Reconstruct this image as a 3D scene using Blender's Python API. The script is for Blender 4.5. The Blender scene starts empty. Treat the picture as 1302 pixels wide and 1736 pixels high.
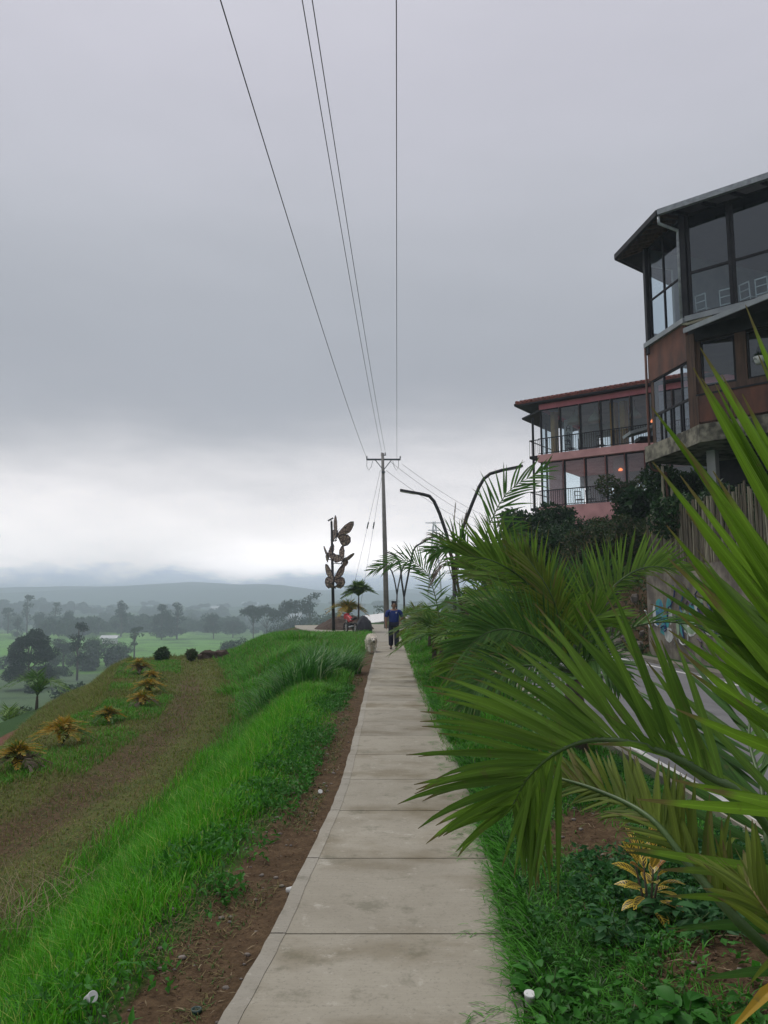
import bpy, bmesh, math, random
import numpy as np
from mathutils import Vector, Matrix
random.seed(7); RNG = np.random.default_rng(7)
SC = bpy.context.scene; COL = SC.collection
R = math.radians
# ---------------------------------------------------------------- camera
CAMZ, PITCH, FPX = 1.6, R(6.87), 1304.0
cam_d = bpy.data.cameras.new("camera"); cam = bpy.data.objects.new("camera", cam_d); COL.objects.link(cam)
cam.location = (0, 0, CAMZ); cam.rotation_euler = (R(90) + PITCH, 0, 0)
cam_d.sensor_fit = 'VERTICAL'; cam_d.sensor_height = 24.0; cam_d.lens = 24.0 * FPX / 1736.0
cam_d.clip_start = 0.05; cam_d.clip_end = 30000
SC.camera = cam
SC.view_settings.view_transform = 'Standard'; SC.view_settings.look = 'None'
SC.view_settings.exposure = 0.0; SC.view_settings.gamma = 1.0
SC.cycles.use_denoising = True
SC.cycles.max_bounces = 8; SC.cycles.volume_bounces = 8; SC.cycles.transparent_max_bounces = 24
SC.cycles.diffuse_bounces = 4; SC.cycles.sample_clamp_indirect = 4
# ---------------------------------------------------------------- world: overcast cloud layer over a Nishita sky
W = bpy.data.worlds.new("World"); SC.world = W; W.use_nodes = True
nt = W.node_tree; nt.nodes.clear()
def nd(t, **k):
    n = nt.nodes.new(t)
    for a, v in k.items(): setattr(n, a, v)
    return n
def s2l(c):
    return tuple(((v/255)/12.92 if v/255 <= .04045 else ((v/255+.055)/1.055)**2.4) for v in c) + (1,)
o_ = nd('ShaderNodeOutputWorld'); bgA = nd('ShaderNodeBackground'); bgB = nd('ShaderNodeBackground'); add_ = nd('ShaderNodeAddShader')
sky = nd('ShaderNodeTexSky'); sky.sky_type = 'NISHITA'; sky.sun_disc = False
SUN_EL, SUN_AZ = R(58), R(-35)
sky.sun_elevation = SUN_EL; sky.sun_rotation = SUN_AZ
bgA.inputs['Strength'].default_value = 0.004
nt.links.new(sky.outputs[0], bgA.inputs[0])
tc = nd('ShaderNodeTexCoord'); mp = nd('ShaderNodeMapping'); mp.inputs['Scale'].default_value = (1.3, 1.3, 5.0)
nz = nd('ShaderNodeTexNoise'); nz.inputs['Scale'].default_value = 2.2; nz.inputs['Detail'].default_value = 7; nz.inputs['Roughness'].default_value = .55
nt.links.new(tc.outputs['Generated'], mp.inputs[0]); nt.links.new(mp.outputs[0], nz.inputs['Vector'])
sp = nd('ShaderNodeSeparateXYZ'); nt.links.new(tc.outputs['Generated'], sp.inputs[0])
def mth(op, a, b=None, clamp=False):
    n = nd('ShaderNodeMath', operation=op); n.use_clamp = clamp
    for i, v in enumerate((a, b)):
        if v is None: continue
        if isinstance(v, (int, float)): n.inputs[i].default_value = v
        else: nt.links.new(v, n.inputs[i])
    return n.outputs[0]
off = mth('MULTIPLY', mth('SUBTRACT', nz.outputs['Fac'], .5), .14)
ez = mth('ADD', sp.outputs['Z'], off)
rp = nd('ShaderNodeValToRGB'); nt.links.new(ez, rp.inputs[0]); rp.color_ramp.interpolation = 'B_SPLINE'
stops = [(0.0, (240,236,236), 2.6), (.04, (244,237,236), 2.4), (.08, (242,236,235), 1.5), (.135, (238,233,234), 1.16), (.18, (210,208,211), 1.05), (.22, (180,181,187), .98), (.27, (168,171,179), .95), (.38, (174,177,184), .99), (.5, (189,190,198), 1.03), (.64, (198,196,207), 1.03), (1.0, (220,220,226), 1.03)]
while len(rp.color_ramp.elements) < len(stops): rp.color_ramp.elements.new(.5)
for e, (p, c, k_) in zip(rp.color_ramp.elements, stops): e.position = p; e.color = tuple(v*k_/2.6 for v in s2l(c)[:3]) + (1,)
# finer mottling of the cloud base
nz2 = nd('ShaderNodeTexNoise'); nz2.inputs['Scale'].default_value = 1.6; nz2.inputs['Detail'].default_value = 5
mp2 = nd('ShaderNodeMapping'); mp2.inputs['Scale'].default_value = (1, 1, 2.6); nt.links.new(tc.outputs['Generated'], mp2.inputs[0]); nt.links.new(mp2.outputs[0], nz2.inputs['Vector'])
g = mth('ADD', mth('MULTIPLY', mth('SUBTRACT', nz2.outputs['Fac'], .5), .26), 1.0)
# ragged bluish shreds low over the far hills
nz3 = nd('ShaderNodeTexNoise'); nz3.inputs['Scale'].default_value = 9; nz3.inputs['Detail'].default_value = 7; nz3.inputs['Roughness'].default_value = .6
mp3 = nd('ShaderNodeMapping'); mp3.inputs['Scale'].default_value = (1, 1, 2.6); nt.links.new(tc.outputs['Generated'], mp3.inputs[0]); nt.links.new(mp3.outputs[0], nz3.inputs['Vector'])
zz = mth('ADD', sp.outputs['Z'], mth('MULTIPLY', mth('SUBTRACT', nz3.outputs['Fac'], .5), .10))
shr = nd('ShaderNodeValToRGB'); nt.links.new(zz, shr.inputs[0])
for e, (p, v) in zip([shr.color_ramp.elements[0], shr.color_ramp.elements[1]], ((.026, .85), (.046, 0.0))): e.position = p; e.color = (v, v, v, 1)
mxs = nd('ShaderNodeMix', data_type='RGBA'); nt.links.new(shr.outputs[0], mxs.inputs[0]); nt.links.new(rp.outputs[0], mxs.inputs[6]); mxs.inputs[7].default_value = (.20, .25, .34, 1)
vm = nd('ShaderNodeVectorMath', operation='SCALE'); nt.links.new(mxs.outputs[2], vm.inputs[0]); nt.links.new(g, vm.inputs['Scale'])
nt.links.new(vm.outputs[0], bgB.inputs[0]); bgB.inputs['Strength'].default_value = 2.6
nt.links.new(bgA.outputs[0], add_.inputs[0]); nt.links.new(bgB.outputs[0], add_.inputs[1]); nt.links.new(add_.outputs[0], o_.inputs[0])
# ---------------------------------------------------------------- sun behind the overcast
sd = bpy.data.lights.new("sun", 'SUN'); sd.energy = 1.5; sd.angle = R(14); sd.color = (1, .96, .9)
sun = bpy.data.objects.new("sun", sd); COL.objects.link(sun)
dv = Vector((math.sin(SUN_AZ)*math.cos(SUN_EL), math.cos(SUN_AZ)*math.cos(SUN_EL), math.sin(SUN_EL)))
sun.rotation_euler = dv.to_track_quat('Z', 'Y').to_euler(); sun.location = (0, 0, 60)
# ---------------------------------------------------------------- pixel geometry (photo pixels -> world)
cp, sp_ = math.cos(PITCH), math.sin(PITCH)
def ray(px, py):
    u = (px - 651)/FPX; v = (868 - py)/FPX
    return Vector((u, cp - sp_*v, sp_ + cp*v))
def PY(px, py, Y):
    d = ray(px, py); return Vector((0, 0, CAMZ)) + d*(Y/d.y)
def PZ(px, py, z=0.0):
    d = ray(px, py); return Vector((0, 0, CAMZ)) + d*((z - CAMZ)/d.z)
# ---------------------------------------------------------------- materials
MATS = {}
def new_mat(name):
    m = bpy.data.materials.new(name); m.use_nodes = True; m.node_tree.nodes.clear(); return m
class G:
    def __init__(s, m): s.t = m.node_tree; s.l = s.t.links
    def n(s, t, **k):
        x = s.t.nodes.new(t)
        for a, v in k.items(): setattr(x, a, v)
        return x
    def set(s, sock, v):
        if hasattr(v, 'is_output') or hasattr(v, 'links'): s.l.new(v, sock)
        else: sock.default_value = v
    def math(s, op, a, b=0.0, clamp=False):
        x = s.n('ShaderNodeMath', operation=op); x.use_clamp = clamp; s.set(x.inputs[0], a); s.set(x.inputs[1], b); return x.outputs[0]
    def mix(s, f, a, b, blend='MIX'):
        x = s.n('ShaderNodeMix', data_type='RGBA'); x.blend_type = blend
        s.set(x.inputs[0], f); s.set(x.inputs[6], a); s.set(x.inputs[7], b); return x.outputs[2]
    def coord(s, kind='Object', scale=(1, 1, 1)):
        if kind == 'Position':
            o = s.n('ShaderNodeNewGeometry').outputs['Position']
        else: o = s.n('ShaderNodeTexCoord').outputs[kind]
        m = s.n('ShaderNodeMapping'); m.inputs['Scale'].default_value = scale; s.l.new(o, m.inputs[0]); return m.outputs[0]
    def noise(s, co, scale=5, detail=4, rough=.55, out='Fac'):
        x = s.n('ShaderNodeTexNoise'); x.inputs['Scale'].default_value = scale; x.inputs['Detail'].default_value = detail; x.inputs['Roughness'].default_value = rough
        s.l.new(co, x.inputs['Vector']); return x.outputs[out]
    def ramp(s, f, stops, interp='LINEAR'):
        x = s.n('ShaderNodeValToRGB'); s.set(x.inputs[0], f); x.color_ramp.interpolation = interp
        while len(x.color_ramp.elements) < len(stops): x.color_ramp.elements.new(.5)
        for e, (p, c) in zip(x.color_ramp.elements, stops):
            e.position = p; e.color = (c, c, c, 1) if isinstance(c, (int, float)) else tuple(c)[:3] + (1,)
        return x.outputs[0]
    def island(s): return s.n('ShaderNodeNewGeometry').outputs['Random Per Island']
    def out(s, col, rough=.8, bump=None, bstr=.3, bdist=.02, metal=0.0, transl=0.0, spec=.5, tcol=None):
        p = s.n('ShaderNodeBsdfPrincipled'); s.set(p.inputs['Base Color'], col); s.set(p.inputs['Roughness'], rough); p.inputs['Metallic'].default_value = metal
        p.inputs['Specular IOR Level'].default_value = spec
        if bump is not None:
            b = s.n('ShaderNodeBump'); b.inputs['Strength'].default_value = bstr; b.inputs['Distance'].default_value = bdist
            s.l.new(bump, b.inputs['Height']); s.l.new(b.outputs[0], p.inputs['Normal'])
        sh = p.outputs[0]
        if transl:
            t = s.n('ShaderNodeBsdfTranslucent'); s.set(t.inputs[0], tcol if tcol is not None else col)
            mx = s.n('ShaderNodeMixShader'); mx.inputs[0].default_value = transl; s.l.new(sh, mx.inputs[1]); s.l.new(t.outputs[0], mx.inputs[2]); sh = mx.outputs[0]
        o = s.n('ShaderNodeOutputMaterial'); s.l.new(sh, o.inputs[0])
def c4(c): return tuple(c)[:3] + (1,)
def simple(name, c1, c2=None, scale=6, rough=.7, bump=.25, metal=0, stretch=(1, 1, 1), detail=5, spec=.5, bdist=.01, lo=.35, hi=.65, kind='Object'):
    if name in MATS: return MATS[name]
    m = new_mat(name); g = G(m); co = g.coord(kind, stretch)
    f = g.noise(co, scale, detail); c2 = c2 or tuple(v*.65 for v in c1)
    col = g.ramp(f, [(lo, c1), (hi, c2)])
    g.out(col, rough, g.noise(co, scale*4, 4), bump, bdist, metal, spec=spec); MATS[name] = m; return m
def leafmat(name, dark, light, alt=None, altp=.12, scale=1.2, rough=.5, transl=.3, spec=.4):
    """foliage: every leaf its own shade, plus broad clumps of lighter and darker growth"""
    m = new_mat(name); g = G(m); co = g.coord('Position')
    f = g.math('ADD', g.math('MULTIPLY', g.island(), .55), g.math('MULTIPLY', g.noise(co, scale, 3), .6))
    col = g.ramp(f, [(.25, dark), (.85, light)])
    if alt is not None:
        k = g.ramp(g.island(), [(1-altp-.02, 0.0), (1-altp+.02, 1.0)])
        col = g.mix(k, col, c4(alt))
    g.out(col, rough, transl=transl, spec=spec*.5); MATS[name] = m; return m
# ---------------------------------------------------------------- mesh building
def tag(o, label=None, cat=None, group=None, kind=None):
    if label: o['label'] = label
    if cat: o['category'] = cat
    if group: o['group'] = group
    if kind: o['kind'] = kind
    return o
def empty(name, loc=(0, 0, 0), label=None, cat=None, group=None, rz=0):
    o = bpy.data.objects.new(name, None); o.location = loc; o.rotation_euler = (0, 0, rz); o.empty_display_size = .2; COL.objects.link(o)
    return tag(o, label, cat, group)
class MB:
    def __init__(s): s.v = []; s.f = []; s.mi = []; s.mats = []; s.uv = None
    def m(s, mat):
        if mat not in s.mats: s.mats.append(mat)
        return s.mats.index(mat)
    def add(s, vs, fs, mat=None):
        b = len(s.v); s.v += [tuple(p) for p in vs]; k = s.m(mat) if mat else 0
        for f in fs: s.f.append([b+i for i in f]); s.mi.append(k)
        return s
    def prism(s, poly, dvec, mat=None):
        """closed solid: polygon pushed along a vector"""
        n = len(poly); d = Vector(dvec); a = [Vector(p) for p in poly]; b = [p + d for p in a]
        return s.add(a + b, [list(range(n))[::-1], [n+i for i in range(n)]] + [[i, (i+1) % n, n+(i+1) % n, n+i] for i in range(n)], mat)
    def box(s, c, size, rz=0, mat=None, rot=None):
        x, y, z = [v/2 for v in size]; M = (rot if rot is not None else Matrix.Rotation(rz, 3, 'Z'))
        vs = [Vector(c) + M @ Vector(q) for q in ((-x,-y,-z),(x,-y,-z),(x,y,-z),(-x,y,-z),(-x,-y,z),(x,-y,z),(x,y,z),(-x,y,z))]
        return s.add(vs, [(0,3,2,1),(4,5,6,7),(0,1,5,4),(1,2,6,5),(2,3,7,6),(3,0,4,7)], mat)
    def bar(s, a, b, w, h=None, mat=None, up=(0, 0, 1)):
        """box beam between two points"""
        a, b = Vector(a), Vector(b); d = b - a; L = d.length; d.normalize(); h = h or w
        u = Vector(up); sx = d.cross(u)
        if sx.length < 1e-4: sx = d.cross(Vector((1, 0, 0)))
        sx.normalize(); uy = sx.cross(d)
        vs = [p + sx*(i*w/2) + uy*(j*h/2) for p in (a, b) for i, j in ((-1,-1),(1,-1),(1,1),(-1,1))]
        return s.add(vs, [(0,3,2,1),(4,5,6,7),(0,1,5,4),(1,2,6,5),(2,3,7,6),(3,0,4,7)], mat)
    def tube(s, pts, rad, n=8, mat=None, cap=True):
        pts = [Vector(p) for p in pts]; m = len(pts)
        rad = rad if hasattr(rad, '__len__') else [rad]*m
        b = len(s.v); k = s.m(mat) if mat else 0; ref = None
        for i, p in enumerate(pts):
            t = (pts[min(i+1, m-1)] - pts[max(i-1, 0)]).normalized()
            if ref is None:
                ref = t.cross(Vector((0, 0, 1)))
                if ref.length < .1: ref = t.cross(Vector((1, 0, 0)))
            ref = (ref - t*ref.dot(t)).normalized(); w = t.cross(ref)
            for j in range(n):
                a = 2*math.pi*j/n; s.v.append(tuple(p + (ref*math.cos(a) + w*math.sin(a))*rad[i]))
        for i in range(m-1):
            for j in range(n):
                s.f.append([b+i*n+j, b+i*n+(j+1) % n, b+(i+1)*n+(j+1) % n, b+(i+1)*n+j]); s.mi.append(k)
        if cap: s.f.append([b+j for j in range(n)][::-1]); s.mi.append(k); s.f.append([b+(m-1)*n+j for j in range(n)]); s.mi.append(k)
        return s
    def lathe(s, c, prof, n=16, mat=None):
        b = len(s.v); k = s.m(mat) if mat else 0; c = Vector(c)
        for r, z in prof:
            for j in range(n):
                a = 2*math.pi*j/n; s.v.append((c.x+r*math.cos(a), c.y+r*math.sin(a), c.z+z))
        for i in range(len(prof)-1):
            for j in range(n):
                s.f.append([b+i*n+j, b+i*n+(j+1) % n, b+(i+1)*n+(j+1) % n, b+(i+1)*n+j]); s.mi.append(k)
        s.f.append([b+j for j in range(n)][::-1]); s.mi.append(k); s.f.append([b+(len(prof)-1)*n+j for j in range(n)]); s.mi.append(k)
        return s
    def blob(s, c, rad, mat=None, seg=10, ring=7, noise=.15, seed=0):
        rr = random.Random(seed); c = Vector(c); rad = rad if hasattr(rad, '__len__') else (rad,)*3
        vs = []; 
        for i in range(1, ring):
            th = math.pi*i/ring
            for j in range(seg):
                ph = 2*math.pi*j/seg; q = 1 + rr.uniform(-noise, noise)
                vs.append(c + Vector((rad[0]*math.sin(th)*math.cos(ph)*q, rad[1]*math.sin(th)*math.sin(ph)*q, rad[2]*math.cos(th)*q)))
        vs += [c + Vector((0, 0, rad[2])), c - Vector((0, 0, rad[2]))]; T = len(vs)-2
        fs = []
        for i in range(ring-2):
            for j in range(seg): fs.append([i*seg+j, (i+1)*seg+j, (i+1)*seg+(j+1) % seg, i*seg+(j+1) % seg])
        for j in range(seg): fs.append([T, j, (j+1) % seg]); fs.append([T+1, (ring-2)*seg+(j+1) % seg, (ring-2)*seg+j])
        return s.add(vs, fs, mat)
    def build(s, name, mat=None, parent=None, smooth=False, bevel=0, loc=None):
        me = bpy.data.meshes.new(name); me.from_pydata(s.v, [], s.f)
        if s.mats:
            for q in s.mats: me.materials.append(q)
            me.polygons.foreach_set('material_index', s.mi)
        elif mat: me.materials.append(mat)
        if smooth: me.polygons.foreach_set('use_smooth', [True]*len(me.polygons))
        me.update(); o = bpy.data.objects.new(name, me); COL.objects.link(o)
        if parent is not None: o.parent = parent
        if loc is not None: o.location = loc
        if bevel:
            b = o.modifiers.new('bevel', 'BEVEL'); b.width = bevel; b.segments = 2; b.limit_method = 'ANGLE'
        return o
def np_mesh(name, V, Q, mats, mi=None, parent=None, smooth=False, uv=None, attr=None):
    """fast all-quad mesh from numpy arrays"""
    me = bpy.data.meshes.new(name); V = np.asarray(V, np.float32).reshape(-1, 3); Q = np.asarray(Q, np.int32).reshape(-1, 4)
    me.vertices.add(len(V)); me.vertices.foreach_set('co', V.ravel())
    me.loops.add(Q.size); me.loops.foreach_set('vertex_index', Q.ravel())
    me.polygons.add(len(Q)); me.polygons.foreach_set('loop_start', np.arange(0, Q.size, 4, dtype=np.int32))
    for q in (mats if isinstance(mats, (list, tuple)) else [mats]): me.materials.append(q)
    if mi is not None: me.polygons.foreach_set('material_index', np.asarray(mi, np.int32))
    me.polygons.foreach_set('use_smooth', np.full(len(Q), smooth))
    if uv is not None:
        u = me.uv_layers.new(name='uv'); u.data.foreach_set('uv', np.asarray(uv, np.float32).ravel())
    if attr is not None:
        a = me.color_attributes.new('mask', 'FLOAT_COLOR', 'POINT'); a.data.foreach_set('color', np.asarray(attr, np.float32).ravel())
    me.update(calc_edges=True); me.validate()
    o = bpy.data.objects.new(name, me); COL.objects.link(o)
    if parent is not None: o.parent = parent
    return o
def nrm(a): return a/np.maximum(np.linalg.norm(a, axis=-1, keepdims=True), 1e-9)
def blades(P, H, Wd, lean, az, seg=3, curve=1.0):
    """grass blades: P (n,3) roots, H heights, Wd widths, lean (0 upright..1 flat), az lean azimuth"""
    n = len(P); t = np.linspace(0, 1, seg+1)
    L = np.stack([np.cos(az), np.sin(az), np.zeros(n)], 1); S = np.stack([-np.sin(az + RNG.uniform(-.9, .9, n)), np.cos(az), np.zeros(n)], 1); S = nrm(S)
    V = np.zeros((n, seg+1, 2, 3))
    for i, q in enumerate(t):
        c = P + L*(H*lean*(q**(1+curve)))[:, None]; c[:, 2] += H*q*(1 - .45*lean*q)
        w = (Wd*(1 - q**1.6)*.5 + .0006)[:, None]
        V[:, i, 0] = c - S*w; V[:, i, 1] = c + S*w
    k = (seg+1)*2; base = np.arange(n)[:, None, None]*k
    q = np.array([[2*i, 2*i+1, 2*i+3, 2*i+2] for i in range(seg)])[None]
    return V.reshape(-1, 3), (base + q).reshape(-1, 4)
def leaves(C, D, N, L, Wd, fold=.25):
    """diamond leaves of two folded quads: C base, D tip direction, N upward normal"""
    D = nrm(D); S = nrm(np.cross(D, N)); U = np.cross(S, D); L = L[:, None]; Wd = Wd[:, None]
    b = C; a1 = C + D*L*.42 + S*Wd*.5 + U*Wd*fold; a2 = C + D*L*.42 - S*Wd*.5 + U*Wd*fold
    m = C + D*L*.45; tip = C + D*L - U*L*.12
    V = np.stack([b, a1, m, a2, tip], 1); n = len(C); q = np.array([[0, 2, 4, 1], [0, 3, 4, 2]])[None]
    return V.reshape(-1, 3), (np.arange(n)[:, None, None]*5 + q).reshape(-1, 4)
def join(parts):
    Vs, Qs, o = [], [], 0
    for V, Q in parts: Vs.append(V); Qs.append(Q + o); o += len(V)
    return np.concatenate(Vs), np.concatenate(Qs)
def rnd_dirs(n, up=0.0):
    d = RNG.normal(size=(n, 3)); d[:, 2] += up; return nrm(d)
def setparent(o, p): o.parent = p; return o
def copy_tree(o, parent=None):
    c = o.copy(); COL.objects.link(c)
    if parent is not None: c.parent = parent
    for ch in list(o.children): copy_tree(ch, c)
    return c
def smooth(a, b, x):
    t = np.clip((x - a)/(b - a), 0, 1); return t*t*(3 - 2*t)
def vnoise(x, y, seed=0):
    """smooth value noise"""
    x = np.asarray(x, float); y = np.asarray(y, float); xi = np.floor(x).astype(np.int64); yi = np.floor(y).astype(np.int64); fx = x - xi; fy = y - yi
    fx = fx*fx*(3-2*fx); fy = fy*fy*(3-2*fy)
    def h(a, b):
        k = (a*374761393 + b*668265263 + seed*974634777) & 0x7fffffff; k = ((k ^ (k >> 13))*1274126177) & 0x7fffffff; return ((k ^ (k >> 16)) & 0xffff)/65535.0
    return (h(xi, yi)*(1-fx) + h(xi+1, yi)*fx)*(1-fy) + (h(xi, yi+1)*(1-fx) + h(xi+1, yi+1)*fx)*fy
def fbm(x, y, seed=0, o=4):
    s = 0; a = .5
    for i in range(o): s = s + a*vnoise(x*2**i, y*2**i, seed+i); a *= .5
    return s/(1 - .5**o)
# ================================================================ TERRAIN
_pl = [(372,1736),(457,1583),(520,1455),(566,1360),(580,1322),(600,1250),(620,1165),(636,1100)]
_q = [PZ(a, b, .03) for a, b in _pl]
_py_ = [-8.0] + [p.y for p in _q] + [44.0, 64.0]; _px_ = [_q[0].x-1.5] + [p.x for p in _q] + [-.22, .4]
def path_left(y): return np.interp(y, _py_, _px_)
def path_right(y): return path_left(y) + np.interp(y, [0, 3, 6, 12, 30], [1.16, 1.16, 1.14, 1.12, 1.2])
ROAD_L, ROAD_R = 2.62, 7.55
def edge_x(y): return np.interp(y, [-60, 0, 15, 20, 32, 37, 41, 50, 62, 70, 115, 140], [-7.1, -7.0, -6.95, -7.3, -11.0, -12.0, -8.8, -7.6, -6.6, -1.5, 0, 1])
def bank_top(y): return np.interp(y, [0, 10, 18, 24, 30, 37, 60], [-1.0, -1.15, -1.5, -2.4, -3.8, -5.6, -6.4])
def bank_foot(y): return np.interp(y, [0, 7, 12, 17, 23, 32, 40, 60], [-2.75, -2.8, -2.75, -3.1, -4.2, -6.4, -8.6, -9.5])
def Hn(x, y):
    x = np.asarray(x, float); y = np.asarray(y, float)
    r = np.hypot(x, y)
    # ridge top: lower track terrace, bank, path strip, bed, road
    t = smooth(bank_foot(y), bank_top(y), x)
    z = -1.0 + t*.99
    z = z + .05*(fbm(x*.9, y*.9, 3) - .5)*(x < path_left(y) - .1)*(r < 80)
    # ruts of the dirt track
    tc_ = (bank_foot(y) - 1.35); z = z - .10*np.exp(-((x - tc_)/.55)**2)*(y < 38) + .05*np.exp(-((x - tc_ + 1.1)/.4)**2)*(y < 36)
    z = z - .03*smooth(path_left(y) - .9, path_left(y) - .2, x)*(x < path_left(y))
    # planting bed mound
    b = smooth(path_right(y) + .05, path_right(y) + .7, x)*(1 - smooth(ROAD_L - .5, ROAD_L - .15, x))
    z = z + b*(.13 + .16*(fbm(x*1.4, y*1.2, 9) - .35))
    # right embankment and hill
    hill = smooth(8.1, 9.5, x + .7*(fbm(x*.6, y*.6, 5) - .5))*3.4 + smooth(9.6, 15.5, x)*3.2 + np.clip(x - 15.5, 0, 40)*.22
    wallside = np.where(x > 8.72, 2.62 + smooth(9.3, 13, x)*1.6 + smooth(13, 18, x)*2.0 + np.clip(x - 18, 0, 40)*.2, 0.0)
    k = smooth(25.0, 25.6, y)
    z = z + np.where(x > 7.9, hill*k + wallside*(1-k), 0)
    # valley
    v = -21.0 + 5*(fbm(x/130, y/130, 21) - .5) + 10*(fbm(x/420+3, y/420, 22) - .5)*smooth(200, 600, r) - 8*smooth(500, 1100, r)
    v = v + smooth(850, 1500, r)*(24 + 44*(fbm(x/330, y/330, 31) - .5)) + smooth(1500, 2700, r)*(58 + 74*(fbm(x/520, y/520, 35) - .5)) + 12*(fbm(x/150, y/150, 33) - .5)*smooth(800, 1500, r)
    s = np.maximum(edge_x(y) - x, 0)
    s = np.maximum(s, np.maximum(y - 120, 0)); s = np.maximum(s, np.maximum(-y - 60, 0))
    s = np.maximum(s, np.where(x > 9, np.maximum(y - 78, 0), 0)); s = np.maximum(s, np.maximum(x - 70, 0))
    w = np.exp(-s/42.0)
    z = z*w + v*(1 - w)
    lip = smooth(0, 1.6, s)*np.exp(-s/9)*.5
    return z - lip
def Hs(x, y): return float(Hn(np.array([x]), np.array([y]))[0])
def graded(lo, hi, step, far_lo, far_hi, n):
    core = np.arange(lo, hi + 1e-6, step)
    a = step*np.cumsum(np.geomspace(1, 1, 1)); 
    def tail(d, n):
        rr = 1.0
        from math import log
        lo_r, hi_r = 1.0001, 2.0
        for _ in range(60):
            mid = (lo_r+hi_r)/2
            if step*(mid**n - 1)/(mid - 1) < d: lo_r = mid
            else: hi_r = mid
        return np.cumsum(step*lo_r**np.arange(n))
    return np.concatenate([(lo - tail(lo - far_lo, n))[::-1], core, hi + tail(far_hi - hi, n)])
gx = graded(-12.5, 11.0, .125, -6500, 6500, 85); gy = graded(1.6, 42, .16, -900, 7500, 100)
GX, GY = np.meshgrid(gx, gy, indexing='xy'); GZ = Hn(GX, GY)
# sink the ground a little where slabs and asphalt lie on top of it
inpath = (GX > path_left(GY) + .08) & (GX < path_right(GY) - .08) & (GY > -7) & (GY < 62)
GZ = np.where(inpath, -.06, GZ)
inroad = (GX > ROAD_L - .02) & (GX < ROAD_R + .1) & (GY > -55) & (GY < 118); GZ = np.where(inroad, np.minimum(GZ, -.09), GZ)
# masks: R bare soil, G dry / yellowish, B far land
soil = np.exp(-((GX - (bank_foot(GY) - 1.5))/.82)**2)*(GY < 40)*smooth(42, 24, GY)*.62
soil = np.maximum(soil, smooth(path_left(GY) - np.interp(GY, [2, 5, 9, 16, 30], [.66, .58, .5, .45, .4]), path_left(GY) - np.interp(GY, [2, 5, 9, 16, 30], [.34, .30, .24, .2, .18]), GX)*(GX < path_right(GY)))
soil = np.maximum(soil, .95*np.exp(-(((GX - 1.55)/.55)**2 + ((GY - 3.3)/.75)**2))); soil = np.maximum(soil, .9*np.exp(-(((GX - 1.35)/.4)**2 + ((GY - 5.2)/.7)**2)))
soil = np.maximum(soil, .95*smooth(1.25, .8, np.hypot((GX + 12.3)/3.6, (GY - 23.5)/5.5) + .5*(fbm(GX*.7, GY*.7, 71) - .5)))
soil = np.maximum(soil, .8*np.exp(-(((GX + 6.5)/1.3)**2 + ((GY - 52)/2.2)**2)))
soil = np.maximum(soil, .85*smooth(7.9, 8.6, GX)*smooth(13, 9, GX)*smooth(24, 26, GY)*smooth(60, 40, GY))
dry = smooth(.2, -.6, GX - bank_foot(GY))*smooth(-9.5, -7.5, GX + (GY > 20)*3)*(GY < 46)*.8
dry = np.maximum(dry, .5*smooth(.9, .3, path_left(GY) - GX)*(GX < path_left(GY)))
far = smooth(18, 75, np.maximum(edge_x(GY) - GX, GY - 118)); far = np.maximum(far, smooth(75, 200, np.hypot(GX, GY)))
nx, ny = len(gx), len(gy); idx = np.arange(nx*ny).reshape(ny, nx)
Q = np.stack([idx[:-1, :-1], idx[:-1, 1:], idx[1:, 1:], idx[1:, :-1]], -1).reshape(-1, 4)
attr = np.stack([soil, dry, far, np.ones_like(soil)], -1)
m = new_mat('ground_cover'); g = G(m); co = g.coord('Position')
at = g.n('ShaderNodeVertexColor'); at.layer_name = 'mask'; se = g.n('ShaderNodeSeparateColor'); g.l.new(at.outputs[0], se.inputs[0])
n1 = g.noise(co, 1.7, 8, .65); n2 = g.noise(co, 11, 6, .7); n3 = g.noise(co, 60, 4, .7)
grassc = g.ramp(n2, [(.3, (.016, .045, .010)), (.7, (.035, .095, .016))])
dryc = g.ramp(n2, [(.28, (.075, .058, .026)), (.5, (.10, .105, .028)), (.75, (.085, .14, .024))])
soilc = g.ramp(g.math('ADD', g.math('MULTIPLY', n2, .6), g.math('MULTIPLY', n3, .4)), [(.3, (.038, .024, .013)), (.52, (.098, .063, .034)), (.75, (.19, .13, .075))])
redc = g.ramp(n1, [(.3, (.115, .042, .026)), (.7, (.17, .075, .045))])
spx = g.n('ShaderNodeSeparateXYZ'); g.l.new(co, spx.inputs[0])
red = g.ramp(g.math('MULTIPLY', spx.outputs[0], -.1), [(.76, 0.0), (.84, 1.0)])
soilc = g.mix(red, soilc, redc)
brk = g.math('ADD', g.math('MULTIPLY', g.math('SUBTRACT', n1, .5), .9), g.math('MULTIPLY', g.math('SUBTRACT', n2, .5), .8))
def broken(ch, lo=.42, hi=.58):
    return g.ramp(g.math('ADD', ch, g.math('MULTIPLY', g.math('MULTIPLY', brk, ch), 1.0)), [(lo, 0.0), (hi, 1.0)])
col = g.mix(broken(se.outputs[1], .2, .8), grassc, dryc)
col = g.mix(broken(se.outputs[0]), col, soilc)
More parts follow.
